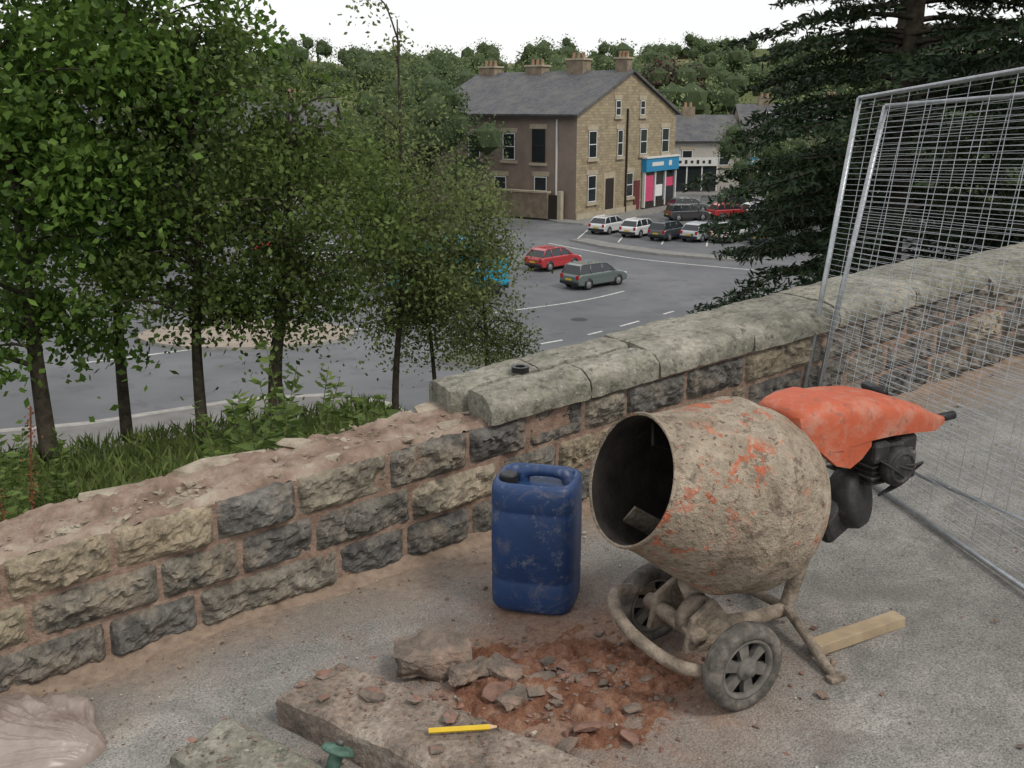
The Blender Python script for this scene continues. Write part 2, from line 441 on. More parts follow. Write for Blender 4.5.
for t in tt:
    wd=.12+.09*mn.noise(Vector((t*2.5,3,0)))
    for n in nn:
        k=max(0,1+n/wd)
        V.append(W(t,n,-.006+.030*k*k+.008*k*mn.noise(Vector((t*20,n*20,2)))+.004*mn.noise(Vector((t*60,n*60,2)))*k))
k=len(nn)
for i in range(len(tt)-1):
    for j in range(k-1): F.append((i*k+j,(i+1)*k+j,(i+1)*k+j+1,i*k+j+1))
m=Mat('mortar_dust',.98,.05); m.base(m.ramp(m.noise(25,4),[(.3,(.18,.13,.10)),(.7,(.32,.245,.185))])); m.bump(m.noise(200,2),.7,.005)
dust=m.m
obj('mortar_dust',V,F,dust,True)
tr=empty('tape_roll',W(1.72,.16,.497))
lathe('roll',[(0,.018),(0,.032),(.02,.032),(.02,.018),(0,.018)],W(1.72,.16,.497),(0,0,1),simple('black_tape',(.015,.015,.016),.4),tr,32,False)

# ============================================================ RUBBLE, SLABS
m=Mat('red_sand',.98,.05)
c=m.ramp(m.noise(16,4,.75),[(.3,(.13,.06,.038)),(.5,(.24,.12,.078)),(.68,(.35,.22,.16))])
m.base(c); m.bump(m.noise(110,3,.8),1.,.012)
redm=m.m
V=[];F=[]; cx,cy=.16,2.34; n=110
for j in range(n+1):
    for i in range(n+1):
        x=cx-.42+.84*i/n; y=cy-.34+.68*j/n
        r=math.hypot((x-cx)/.36,(y-cy)/.27); r+=.45*mn.noise(Vector((x*6,y*6,0)))+.2*mn.noise(Vector((x*19,y*19,0)))
        k=max(0,1-r)
        z=gz(x,y)-.012+.030*min(1,k*1.8)+k*.02*mn.noise(Vector((x*14,y*14,2)))+(.016*mn.noise(Vector((x*40,y*40,2)))+.014*abs(mn.noise(Vector((x*90,y*90,2)))))*min(1,k*3)
        V.append((x,y,z))
F=[(j*(n+1)+i,j*(n+1)+i+1,(j+1)*(n+1)+i+1,(j+1)*(n+1)+i) for j in range(n) for i in range(n)]
sp=obj('sand_pile',V,F,redm,True)
brk=Mat('broken_stone',.92,.2); n1=brk.noise(9,4,.7)
c=brk.ramp(n1,[(.3,(.08,.068,.058)),(.5,(.175,.14,.115)),(.62,(.25,.18,.14)),(.75,(.33,.285,.235))]); brk.base(c); brk.bump(brk.noise(60,3),.9,.010); brk=brk.m
redc=simple('red_tile',(.19,.11,.085),.9,.4,25,.5)
rr=random.Random(5)
V=[];F=[];fmm=[]
for i in range(950):
    a=rr.uniform(0,6.28); d=abs(rr.gauss(0,.24)); x=cx+d*math.cos(a)*1.25; y=cy+d*math.sin(a)*.8
    s=rr.uniform(.002,.008)*(2.0 if rr.random()<.10 else 1); f0=len(F)
    rockgeo((x,y,gz(x,y)+.018*max(0,1-d/.25)+s*.3),(s*1.6,s*1.2,s*.7),i,V,F,10,rr.uniform(0,3)); fmm+=[int(rr.random()<.6)]*(len(F)-f0)
for i,(px,py,s) in enumerate([(.04,2.36,.038),(.06,2.29,.032),(.02,2.43,.025),(.11,2.26,.024),(.22,2.2,.022),(.30,2.18,.02),(-.04,2.29,.038),(.10,2.41,.022),(.19,2.12,.035),(.13,2.06,.03),(.28,2.07,.024),(.08,2.33,.028),(.35,2.3,.02),(.25,2.42,.022)]):
    f0=len(F); rockgeo((px,py,gz(px,py)+.018),(s*1.6,s,s*.34),i+500,V,F,24,rr.uniform(0,3),rr.uniform(-.35,.35)); fmm+=[int(rr.random()<.3)]*(len(F)-f0)
obj('rubble',V,F,[brk,redc],fm=fmm)
def rock(name,c,size,seed,mat,rz=0,tilt=0,pts=22):
    V=[];F=[]; rockgeo((0,0,0),size,seed,V,F,pts,rz,tilt)
    o=obj(name,V,F,mat); o.location=c
    s=o.modifiers.new('s','SUBSURF'); s.subdivision_type='SIMPLE'; s.levels=4; s.render_levels=4
    tx=bpy.data.textures.new('rk','CLOUDS'); tx.noise_scale=.04; tx.noise_depth=4
    d=o.modifiers.new('d','DISPLACE'); d.texture=tx; d.strength=.03; d.mid_level=.5; d.texture_coords='LOCAL'
    return o
rock('broken_stone',(-.215,2.44,gz(-.215,2.44)+.045),(.14,.085,.07),21,brk,.1,.2,30)
rock('broken_stone',(-.12,2.37,gz(-.13,2.36)+.028),(.08,.05,.033),22,brk,.6,-.2,30)
rock('broken_stone',(-.02,2.37,gz(0,2.36)+.03),(.075,.04,.024),23,brk,-.5,.3,30)
rock('broken_stone',(.0,2.25,gz(0,2.24)+.028),(.06,.04,.02),24,brk,.9,.3,30)
V=[];F=[];fmm=[]
for i in range(1500):
    t=rr.uniform(-.4,4.2); n=-abs(rr.gauss(0,.55)) if rr.random()<.5 else rr.uniform(-2.4,-.05)
    s=rr.uniform(.0015,.005)*(2.2 if rr.random()<.05 else 1); p=W(t,n,s*.5+.002); f0=len(F)
    rockgeo(p,(s*1.4,s,s*.7),i+900,V,F,8,rr.uniform(0,3)); fmm+=[rr.choice((0,1,2))]*(len(F)-f0)
obj('gravel',V,F,[brk,simple('pale_grit',(.34,.31,.27),.9),redc],fm=fmm)
def roughslab(name,o0,u,L,Wd,T,mat,sd,end=0.0,lift=0):
    u=Vector((u[0],u[1])).normalized(); v=Vector((-u.y,u.x))
    if v.y<0: v=-v
    nu,nv=110,26; V=[];F=[]
    def P(a,b,h):
        x=o0[0]+u.x*a+v.x*b; y=o0[1]+u.y*a+v.y*b
        return Vector((x,y,gz(x,y)+h+lift))
    for j in range(nv+1):
        for i in range(nu+1):
            a=L*i/nu+end*(j/nv); b=Wd*j/nv
            ed=min(1,min(L*i/nu,L-L*i/nu,b,Wd-b)/.012)
            q=Vector((a*9+sd,b*9,0))
            V.append(P(a,b,T-.008*(1-ed)+.010*mn.noise(q)+.006*mn.noise(q*3)+.004*abs(mn.noise(q*7))+.002*mn.noise(q*14)))
    F=[(j*(nu+1)+i,j*(nu+1)+i+1,(j+1)*(nu+1)+i+1,(j+1)*(nu+1)+i) for j in range(nv) for i in range(nu)]
    ring=[i for i in range(nu+1)]+[j*(nu+1)+nu for j in range(1,nv+1)]+[nv*(nu+1)+i for i in range(nu-1,-1,-1)]+[j*(nu+1) for j in range(nv-1,0,-1)]
    cen=P(L/2,Wd/2,T/2); prev=ring
    for lv in range(1,8):
        b=len(V)
        for r_ in ring:
            p=V[r_].copy(); p.z-=T*1.05*lv/7
            dd=(p-cen); dd.z=0; dd.normalize(); p+=dd*(.005+.014*mn.noise(p*22)+.008*mn.noise(p*60))*(1 if lv<7 else .3)
            V.append(p)
        cur=list(range(b,b+len(ring))); R_=len(ring)
        for i in range(R_): F.append((prev[(i+1)%R_],prev[i],cur[i],cur[(i+1)%R_]))
        prev=cur
    return obj(name,V,F,mat,False)
m=Mat('slab_stone',.92,.2); n1=m.noise(7,4,.7)
c=m.ramp(n1,[(.3,(.13,.11,.09)),(.5,(.235,.19,.155)),(.7,(.34,.29,.24))]); c=m.mix(m.ramp(m.noise(4,4,.8),[(.5,0.),(.64,.4)]),c,(.26,.17,.125))
c=m.mix(1.,c,m.ramp(m.noise(70,3),[(.3,.7),(.7,1.25)]),'MULTIPLY'); m.base(c); m.bump(m.noise(80,3,.75),1.,.010)
slabm=m.m
roughslab('coping_slab',(-.60,2.245),(.80,-.60),1.15,.20,.085,slabm,2,.02)
m2=roughslab('coping_slab',(-.825,2.085),(.80,-.60),.6,.17,.06,copm,8,.0)
V=[];F=[]
u=Vector((.8,-.6)); v=Vector((.6,.8))
for i,(a,b,s,h) in enumerate([(.05,.12,.028,.085),(.12,.05,.016,.085),(.22,.12,.036,.085),(.33,.16,.02,.085),(.45,.15,.024,.085),(.02,.06,.015,.085),(.5,.05,.02,.085)]):
    x=-.60+u.x*a+v.x*b; y=2.245+u.y*a+v.y*b
    rockgeo((x,y,gz(x,y)+h+.008),(s*1.3,s,.008),i+40,V,F,22,i*1.1)
for i in range(340):
    a=rr.uniform(0,.9); b=rr.uniform(.0,.2); s=rr.uniform(.002,.006)
    x=-.60+u.x*a+v.x*b; y=2.245+u.y*a+v.y*b
    rockgeo((x,y,gz(x,y)+.088),(s*1.4,s,s*.6),i+140,V,F,8,i*1.1)
for i in range(90):
    a=rr.uniform(0,.5); b=rr.uniform(.0,.16); s=rr.uniform(.002,.007)*(2 if i%9==0 else 1)
    x=-.825+u.x*a+v.x*b; y=2.085+u.y*a+v.y*b
    rockgeo((x,y,gz(x,y)+.063),(s*1.4,s,s*.6),i+340,V,F,8,i*1.1)
obj('stone_chips',V,F,[redc,brk],fm=[(0 if i%37<18 else 1) for i in range(len(F))])
pc=Vector((-.115,2.04,gz(-.115,2.04)+.099)); pe=empty('carpenter_pencil',pc)
d=Vector((.99,.06,.03)).normalized()
yel=simple('yellow_paint',(.62,.42,.03),.45,.1)
tube('shaft',[pc-d*.08,pc+d*.062],.0068,yel,pe,6,False)
tube('tip',[pc+d*.062,pc+d*.08],[.0065,.0025],simple('bare_wood',(.5,.35,.2)),pe,6,False)
tube('lead',[pc+d*.08,pc+d*.085],[.0025,.001],simple('lead',(.03,.03,.03)),pe,6,False)
bc=Vector((-.405,2.035,gz(-.405,2.035)+.085)); be=empty('bolster_chisel',bc)
grn=simple('green_rubber',(.07,.13,.10),.65,.4,40)
ax=Vector((.25,.35,.75)).normalized()
lathe('hand_guard',[(.0,0.001),(.0,.014),(-.004,.034),(-.012,.041),(-.017,.039),(-.014,.024),(-.02,.017),(-.10,.0155),(-.105,.012),(-.105,.001)],bc,ax,grn,be,28)
tube('steel_head',[bc+ax*.0,bc+ax*.012],.0095,simple('worn_steel',(.12,.11,.10),.6,.2,40,0,.6),be,12)
tube('blade',[bc-ax*.10,bc-ax*.13],[.010,.014],simple('worn_steel_b',(.2,.19,.18),.5,.2,40,0,1),be,8)
# plastic rubble sack, bottom left: slumped film with pleats running to a gathered corner
V=[];F=[]; nu,nv=260,110; bcx,bcy=-1.28,2.23
def ridge(p): return 1-2*abs(mn.noise(p))
for j in range(nv+1):
    ph=(math.pi/2)*j/nv
    for i in range(nu):
        th=2*math.pi*i/nu
        dx=math.cos(th)*math.cos(ph); dy=math.sin(th)*math.cos(ph)
        px_=dx*.21; py_=dy*.17
        # pleat coordinates: polar about the gathered corner on the right
        gx,gy=px_-.26,py_+.05; ang=math.atan2(gy,-gx); rad=math.hypot(gx,gy)
        pl=ridge(Vector((ang*5.5,rad*3,2)))*.55+ridge(Vector((ang*13,rad*6,5)))*.30
        cr_=ridge(Vector((px_*26+py_*9,py_*20,ph)))*.28+ridge(Vector((px_*60,py_*52,ph*2)))*.10
        big_=mn.noise(Vector((dx*1.3,dy*1.3,ph)))
        k=1+.22*big_+.05*pl
        tipx=.05*max(0,math.cos(th+.25))**6*math.cos(ph)
        hgt=.105*math.sin(ph)**.6*(1+.35*big_)*(.75+.25*math.cos(th+2.6)*math.cos(ph))
        x=bcx+.21*dx*k+tipx; y=bcy+.17*dy*k; z=gz(x,y)-.006+hgt+(.020*pl+.014*cr_)*min(1,ph*3)
        V.append((x,y,z))
for j in range(nv):
    for i in range(nu): i2=(i+1)%nu; F.append((j*nu+i,j*nu+i2,(j+1)*nu+i2,(j+1)*nu+i))
m=Mat('dusty_polythene',.33,.5); c=m.ramp(m.noise(7,4),[(.35,(.27,.205,.175)),(.6,(.40,.33,.295)),(.75,(.52,.46,.43))]); m.base(c)
tr_=m.node('ShaderNodeBsdfTranslucent'); m.l.new(c,tr_.inputs['Color']); mxs=m.node('ShaderNodeMixShader'); mxs.inputs[0].default_value=.25
m.l.new(m.b.outputs[0],mxs.inputs[1]); m.l.new(tr_.outputs[0],mxs.inputs[2]); m.l.new(mxs.outputs[0],m.n['Material Output'].inputs['Surface'])
obj('plastic_sack',V,F,m.m,True)

# ============================================================ JERRYCAN
jx,jy=.075,2.765; je=empty('jerrycan',(jx,jy,gz(jx,jy)),math.radians(-14),world=False)
m=Mat('blue_hdpe',.45,.4)
c=m.ramp(m.noise(5,4),[(.3,(.012,.034,.105)),(.7,(.02,.052,.145))])
c=m.mix(m.ramp(m.noise(24,4,.8),[(.56,0.),(.68,.45)]),c,(.20,.22,.25))
c=m.mix(m.ramp(m.noise(9,4,.8,dist=1),[(.54,0.),(.72,.4)]),c,(.20,.17,.14)); m.base(c)
m.bump(m.noise(60,3),.15,.004); blue=m.m
def superloft(name,secs,mat,parent,seg=56,p=4.5,smooth=True):
    V=[];F=[]
    for z,a,b,ox in secs:
        for k in range(seg):
            th=2*math.pi*k/seg; c_,s_=math.cos(th),math.sin(th)
            V.append((ox+a*math.copysign(abs(c_)**(2/p),c_),b*math.copysign(abs(s_)**(2/p),s_),z))
    for i in range(len(secs)-1):
        for k in range(seg): k2=(k+1)%seg; F.append((i*seg+k,i*seg+k2,(i+1)*seg+k2,(i+1)*seg+k))
    F.append(tuple(range(seg))[::-1]); F.append(tuple(range((len(secs)-1)*seg,len(secs)*seg)))
    return obj(name,V,F,mat,smooth,parent)
A,B=.126,.108
superloft('body',[(0,A*.86,B*.84,0),(.006,A*.93,B*.92,0),(.02,A*.985,B*.985,0),(.05,A,B,0),(.095,A,B,0),(.10,A*.985,B*.98,0),(.108,A*.985,B*.98,0),(.114,A,B,0),(.20,A*1.005,B*1.01,0),(.31,A,B,0),(.316,A*.985,B*.98,0),(.324,A*.985,B*.98,0),(.33,A,B,0),(.375,A*.995,B*.99,0),(.395,A*.97,B*.955,0),(.403,A*.91,B*.88,0),(.404,A*.84,B*.8,0),(.398,A*.80,B*.75,0),(.388,A*.77,B*.72,0),(.386,A*.5,B*.5,0)],blue,je)
tube('handle',[(-.045,0,.380),(-.04,0,.406),(-.012,0,.418),(.05,0,.419),(.085,0,.410),(.098,0,.380)],[.022,.020,.018,.018,.020,.022],blue,je,12,True,5)
blk=simple('black_plastic',(.018,.018,.02),.45,.3,30)
lathe('cap',[(0,.001),(0,.028),(.024,.028),(.028,.024),(.028,.001)],(-.078,-.035,.388),(0,0,1),blk,je,28,False)
lathe('vent_neck',[(0,.02),(.01,.02),(.012,.001)],(.08,.06,.395),(0,0,1),blue,je,20)

# ============================================================ CEMENT MIXER
mixer=empty('cement_mixer',(.55,2.38,gz(.55,2.38)))
ex,ey=.880,.475
def Q(s,f,z): return Vector((.469+ex*s-ey*f,2.36+ey*s+ex*f,z))
a=Vector((-.850,-.425,.31)).normalized(); C0=Vector((.534,2.400,.634))
m=Mat('cement_caked_drum',.9,.2)
n1=m.noise(6,4,.7); n2=m.noise(38,4,.75)
c=m.ramp(n1,[(.3,(.21,.168,.125)),(.5,(.31,.255,.195)),(.7,(.39,.335,.265))])
c=m.mix(m.ramp(m.noise(17,4,.75),[(.55,0.),(.63,.8)]),c,(.145,.112,.085))
c=m.mix(m.ramp(m.noise(70,3,.6),[(.62,0.),(.66,.8)]),c,(.10,.06,.045))
c=m.mix(m.math('MULTIPLY',m.ramp(m.noise(13,4,.8),[(.55,0.),(.61,.9)]),m.ramp(m.noise(3.1,2),[(.50,0.),(.60,1.)])),c,(.44,.12,.06))
c=m.mix(m.ramp(m.noise(42,4,.75,dist=.6),[(.64,0.),(.68,.7)]),c,(.42,.14,.075))
c=m.mix(1.,c,m.ramp(n2,[(.3,.72),(.7,1.22)]),'MULTIPLY')
m.base(c); m.bump(m.math('ADD',m.math('MULTIPLY',n2,1.2),n1),1.,.014)
drumm=m.m
m=Mat('caked_steel',.9,.25)
c=m.ramp(m.noise(16,4,.75),[(.3,(.09,.075,.06)),(.5,(.215,.175,.135)),(.7,(.32,.275,.22))]); m.base(c); m.bump(m.noise(45,3),.9,.01)
cake=m.m
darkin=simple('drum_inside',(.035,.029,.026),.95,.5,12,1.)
Rm=.155
outer=[(.290,Rm+.004),(.295,Rm+.010),(.288,Rm+.013),(.280,Rm+.008),(.268,Rm+.010),(.19,.188),(.1,.220),(.03,.243),(.022,.251),(.005,.254),(-.015,.251),(-.022,.246),(-.08,.244),(-.125,.236),(-.165,.216),(-.20,.180),(-.225,.13),(-.235,.06),(-.237,.001)]
lathe('drum_shell',outer,C0,a,drumm,mixer,96,True,.02)
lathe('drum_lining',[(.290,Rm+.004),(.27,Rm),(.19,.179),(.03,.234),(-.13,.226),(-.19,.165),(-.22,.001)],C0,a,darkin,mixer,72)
sx=a.cross(Vector((0,0,1))).normalized(); su=sx.cross(a)
for k,th in enumerate((3.6,5.4,.9)):
    d=math.cos(th)*sx+math.sin(th)*su; d2=a.cross(d)
    p=[C0+a*.19+d*.170,C0+a*.08+d*.185+d2*.03,C0-a*.1+d*.195+d2*.06]
    V=[];F=[]
    for q in p: V+= [q,q-d*.065+a*.01]
    F=[(0,1,3,2),(2,3,5,4)]
    o=obj('mixing_blade_%d'%(k+1),V,F,cake if k<2 else darkin,False,mixer); sm=o.modifiers.new('s','SOLIDIFY'); sm.thickness=.008
lathe('bearing_boss',[(-.232,.07),(-.245,.065),(-.255,.045),(-.31,.04),(-.31,.001)],C0,a,cake,mixer,32)
tube('support_arm',[Q(.29,0,.775),Q(.335,0,.70),Q(.372,0,.62),Q(.395,0,.52),Q(.38,0,.40),Q(.35,0,.30),Q(.33,0,.243)],[.03,.034,.034,.028,.024,.021,.019],cake,mixer,12,True,6)
tube('bearing_link',[C0-a*.29,Q(.385,0,.56)],[.04,.036],cake,mixer,12)
tube('base_beam',[Q(.345,0,.245),Q(.2,0,.25),Q(.05,0,.272),Q(-.02,0,.285)],.021,cake,mixer,10,True,4)
tube('rear_foot_bar',[(.822,2.262,.196),(.810,2.295,.205),(.775,2.43,.245),(.756,2.515,.252),(.72,2.62,.235),(.69,2.76,.20)],.0135,cake,mixer,10,True,4)
box('foot_pad',(.826,2.254,.193),(.05,.03,.012),cake,mixer,bevel=.003,rz=.4)
tube('skid_loop',[Q(.02,-.165,.262),Q(-.06,-.17,.262),Q(-.13,-.155,.275),Q(-.18,-.10,.30),Q(-.20,.0,.325),Q(-.18,.09,.34),Q(-.13,.15,.345),Q(-.03,.165,.32),Q(.02,.165,.28)],.0165,cake,mixer,12,True,6)
tube('axle',[Q(0,-.19,.275),Q(0,.20,.265)],.012,cake,mixer,10)
# cradle: a folded plate bracket between axle and drum, thick with set mortar
def plate(name,pts,th,nrm):
    V=[Vector(p) for p in pts]; n=len(V); V+= [p+nrm*th for p in V]
    F=[tuple(range(n))[::-1],tuple(range(n,2*n))]+[(i,(i+1)%n,n+(i+1)%n,n+i) for i in range(n)]
    o=obj(name,V,F,cake,False,mixer); fixn(o); bev(o,.005,2); return o
fa=Vector((ey,-ex,0))
plate('cradle_plate_near',[Q(-.09,-.075,.265),Q(.06,-.075,.255),Q(.05,-.075,.34),Q(.0,-.075,.40),Q(-.07,-.075,.36)],.018,fa)
plate('cradle_plate_far',[Q(-.09,.075,.265),Q(.06,.075,.255),Q(.05,.075,.34),Q(.0,.075,.40),Q(-.07,.075,.36)],.018,fa)
tube('cradle_crossbar',[Q(-.055,-.11,.315),Q(-.055,.11,.32)],.022,cake,mixer,12)
tube('cradle_strut',[Q(.05,0,.27),Q(.01,0,.36),Q(-.02,0,.42)],[.026,.028,.026],cake,mixer,10)
lathe('tilt_sector',[(-.012,.001),(-.012,.06),(.012,.06),(.012,.001)],Q(-.02,-.045,.335),fa,cake,mixer,20)
tyre=Mat('dusty_tyre',.9,.2); tyre.base(tyre.ramp(tyre.noise(22,4,.7),[(.3,(.045,.042,.038)),(.5,(.11,.10,.088)),(.7,(.22,.195,.17))])); tyre.bump(tyre.noise(60,3),.5,.005); tyre=tyre.m
hubm=Mat('grey_hub',.7,.3); hubm.base(hubm.ramp(hubm.noise(20,4),[(.3,(.08,.075,.068)),(.7,(.20,.185,.165))])); hubm=hubm.m
wdark=simple('hub_dark',(.02,.019,.018),.8)
def mwheel(k,c):
    c=Vector(c)
    lathe('tyre_%d'%k,[(-.022,.078),(-.026,.088),(-.026,.100),(-.020,.110),(-.010,.114),(.010,.114),(.020,.110),(.026,.100),(.026,.088),(.022,.080),(.015,.078)],c,fa,tyre,mixer,48)
    lathe('rim_%d'%k,[(.012,.080),(.020,.080),(.022,.074),(.016,.068),(.006,.067)],c,fa,hubm,mixer,48)
    lathe('hole_shade_disc_%d'%k,[(-.01,.001),(-.01,.080)],c,fa,wdark,mixer,32)  # near-black disc behind the spokes: shade of the hub holes, put in as colour
    lathe('hubcap_%d'%k,[(0,.030),(.016,.030),(.022,.024),(.024,.014),(.034,.013),(.036,.001)],c,fa,hubm,mixer,24)
    A1=Vector((0,0,1)); A2=fa.cross(A1)
    for j in range(6):
        th=j*math.pi/3+.2; r=math.cos(th)*A1+math.sin(th)*A2; s=fa.cross(r)
        V=[];
        for rad,wd,o_ in ((.024,.011,.014),(.074,.016,.012)):
            for sg in(-1,1):
                for dd in (o_,-.004): V.append(c+r*rad+s*sg*wd+fa*dd)
        F=[(0,2,6,4),(0,4,5,1),(2,3,7,6),(1,5,7,3)]
        o=obj('spoke_%d_%d'%(k,j+1),V,F,hubm,False,mixer); fixn(o)
mwheel(1,Q(0,-.205,.162+.110)); mwheel(2,Q(0,.175,.150+.118))
m=Mat('orange_hood',.55,.35)
c=m.ramp(m.noise(5,4),[(.3,(.38,.075,.032)),(.7,(.50,.12,.058))])
c=m.mix(m.ramp(m.noise(10,4,.8),[(.50,0.),(.70,.7)]),c,(.38,.24,.18))
c=m.mix(m.ramp(m.noise(34,4,.8),[(.56,0.),(.68,.8)]),c,(.13,.085,.07)); m.base(c); m.bump(m.noise(40,3),.4,.006)
orange=m.m
secs=[(.245,.838,.79,.05),(.252,.848,.778,.085),(.28,.858,.758,.10),(.32,.866,.742,.112),(.38,.868,.742,.118),(.385,.860,.745,.114),(.47,.856,.752,.116),(.56,.846,.752,.114),(.64,.826,.745,.108),(.71,.802,.735,.098),(.77,.772,.722,.078),(.81,.752,.716,.054),(.85,.740,.714,.034),(.872,.734,.714,.026),(.876,.728,.717,.015)]
V=[];F=[];K=30
for s,zt,zb,hw in secs:
    for k in range(K+1):
        th=math.pi*k/K; c_,s_=math.cos(th),math.sin(th)
        V.append(Q(s,hw*math.copysign(abs(c_)**.42,c_),zb+(zt-zb)*abs(s_)**.42))
n=K+1
for i in range(len(secs)-1):
    for k in range(K): F.append((i*n+k,i*n+k+1,(i+1)*n+k+1,(i+1)*n+k))
    F.append((i*n,(i+1)*n,(i+1)*n+K,i*n+K))
F.append(tuple(range(n))); F.append(tuple((len(secs)-1)*n+k for k in range(n))[::-1])
o=obj('engine_hood',V,F,orange,True,mixer); fixn(o); mdd=o.modifiers.new('es','EDGE_SPLIT'); mdd.split_angle=math.radians(50)
V=[];F=[]
pts=[(.27,.775,.79),(.31,.74,.78),(.36,.70,.775),(.41,.685,.77),(.45,.705,.77),(.48,.735,.765)]
for s,zb,zt in pts:
    for f in(-.113,-.09): 
        V+= [Q(s,f*(.88 if s<.29 else 1),zb),Q(s,f*(.88 if s<.29 else 1),zt)]
for i in range(len(pts)-1):
    b_=i*4; F+=[(b_,b_+1,b_+5,b_+4),(b_+3,b_+2,b_+6,b_+7),(b_+2,b_,b_+4,b_+6)]
o=obj('hood_flare',V,F,orange,False,mixer); fixn(o)
tube('grip',[Q(.865,-.0,.722),Q(.94,-.0,.722)],[.013,.013],blk,mixer,12)
tube('handle_bar',[Q(.78,-.0,.725),Q(.88,-.0,.722)],.009,simple('bar_steel',(.2,.2,.2),.4,.2,20,0,1),mixer,8)
tube('grip_far',[Q(.70,.05,.81),Q(.74,.16,.80)],[.012,.012],blk,mixer,10)
eng=Mat('engine_black',.65,.4); eng.base(eng.ramp(eng.noise(25,4,.75),[(.4,(.018,.018,.018)),(.58,(.035,.034,.033)),(.72,(.12,.108,.095))])); eng=eng.m
engs=simple('engine_steel',(.16,.15,.14),.5,.4,25,0,.6)
RQ=Matrix(((ex,-ey,0),(ey,ex,0),(0,0,1)))
box('engine_block',Q(.58,-.02,.665),(.13,.15,.12),eng,mixer,bevel=.012,rot=RQ)
for j in range(6): box('cooling_fin_%d'%(j+1),Q(.58,-.02,.618+j*.016),(.15,.165,.005),engs if j%2 else eng,mixer,bevel=.001,rot=RQ)
lathe('recoil_starter',[(0,.001),(0,.050),(.012,.055),(.03,.055),(.036,.048),(.04,.02),(.04,.001)],Q(.58,-.10,.665),fa,eng,mixer,28)
lathe('starter_ring',[(.038,.046),(.042,.042),(.042,.038),(.038,.034)],Q(.58,-.10,.665),fa,eng,mixer,28)
box('fuel_tank',Q(.65,-.03,.70),(.07,.13,.07),eng,mixer,bevel=.015,rot=RQ)
tube('exhaust',[Q(.64,-.08,.65),Q(.66,-.09,.635),Q(.665,-.09,.615)],.015,eng,mixer,12,True,3)
box('air_filter',Q(.52,-.09,.71),(.06,.06,.06),eng,mixer,bevel=.012,rot=RQ)
box('carburettor',Q(.635,-.105,.675),(.035,.03,.045),engs,mixer,bevel=.006,rot=RQ)
for j in range(3): tube('cable_%d'%(j+1),[Q(.5,-.1,.70),Q(.54+.03*j,-.14,.67),Q(.60+.03*j,-.13,.62+.02*j),Q(.54,-.1,.58)],.0035,eng,mixer,6,True,5)
lathe('belt_cowl',[(-.03,.001),(-.03,.07),(-.02,.082),(.03,.082),(.045,.072),(.05,.001)],Q(.50,-.03,.555),Vector((ex*.35,ey*.35,0))+fa*.8+Vector((0,0,.2)),eng,mixer,30)
box('cowl_box',Q(.46,-.02,.53),(.17,.10,.11),eng,mixer,bevel=.02,rot=RQ@Matrix.Rotation(-.5,3,'Y'))
m=Mat('sawn_pine',.8,.2)
wv=m.noise(6,4,.6,dist=1); c=m.ramp(wv,[(.3,(.32,.235,.145)),(.7,(.46,.37,.25))]); c=m.mix(m.ramp(m.noise(20,4),[(.5,0.),(.7,.5)]),c,(.24,.20,.16)); m.base(c)
R=Matrix.Rotation(.405,3,'Z')@Matrix.Rotation(-.08,3,'Y')
box('timber_offcut',(.935,2.425,gz(.935,2.425)+.017),(.29,.046,.030),m.m,bevel=.002,rot=R)

# ============================================================ MESH SITE FENCE
galv=simple('galvanised_steel',(.42,.44,.46),.38,.2,30,0,.7)
def fence(name,bl,tl,br,tr_,rt=.0105):
    bl,tl,br,tr_=[Vector(v) for v in (bl,tl,br,tr_)]
    e=empty(name,bl)
    tube('post_1',[bl,tl],rt,galv,e,10); tube('post_2',[br,tr_],rt,galv,e,10)
    tube('top_rail',[tl,tr_],rt*.85,galv,e,10); tube('bottom_rail',[bl,br],rt*.85,galv,e,10)
    V=[];F=[]
    nh,nv=64,26
    for i in range(1,nh):
        u=i/nh; sag=.006*math.sin(i*1.7)
        tubegeo([bl.lerp(tl,u),(bl.lerp(tl,u)).lerp(br.lerp(tr_,u),.5)+Vector((sag,0,sag)),br.lerp(tr_,u)],.0009,4,V,F)
    for i in range(1,nv):
        u=i/nv; tubegeo([bl.lerp(br,u),tl.lerp(tr_,u)],.0012,4,V,F)
    obj('wire_mesh',V,F,galv,False,e)
d1=Vector((.21,-.978,-.02))*2.9
bl=Vector((1.165,3.90,.31)); tl=Vector((1.36,4.07,1.625))
fence('site_fence',bl,tl,bl+d1,tl+Vector((.21,-.978,.085))*2.9)
bl2=Vector((1.225,3.92,.32)); tl2=Vector((1.44,4.0,1.595))
fence('site_fence',bl2,tl2,bl2+Vector((.43,-.90,-.02))*2.9,tl2+Vector((.43,-.90,.06))*2.9)

# ============================================================ BUILDINGS
def facemat(name,axis,c1,c2,mort,bw=.42,bh=.2,rough=.9):
    m=Mat(name,rough,.15); P=m.pos(); sp=m.node('ShaderNodeSeparateXYZ'); m.l.new(P,sp.inputs[0])
    cb=m.node('ShaderNodeCombineXYZ'); m.l.new(sp.outputs[axis],cb.inputs[0]); m.l.new(sp.outputs[2],cb.inputs[1])
    b=m.node('ShaderNodeTexBrick'); m.l.new(cb.outputs[0],b.inputs['Vector'])
    b.inputs['Scale'].default_value=1; b.inputs['Brick Width'].default_value=bw; b.inputs['Row Height'].default_value=bh
    b.inputs['Mortar Size'].default_value=.012; b.inputs['Color1'].default_value=c1+(1,); b.inputs['Color2'].default_value=c2+(1,); b.inputs['Mortar'].default_value=mort+(1,)
    c=m.mix(m.ramp(m.noise(.9,4,.7),[(.35,.4),(.6,0.)]),b.outputs['Color'],tuple(v*.5 for v in c1)); m.base(c); return m.m
stoneX=facemat('gable_stone',0,(.37,.31,.205),(.25,.205,.14),(.18,.15,.11))
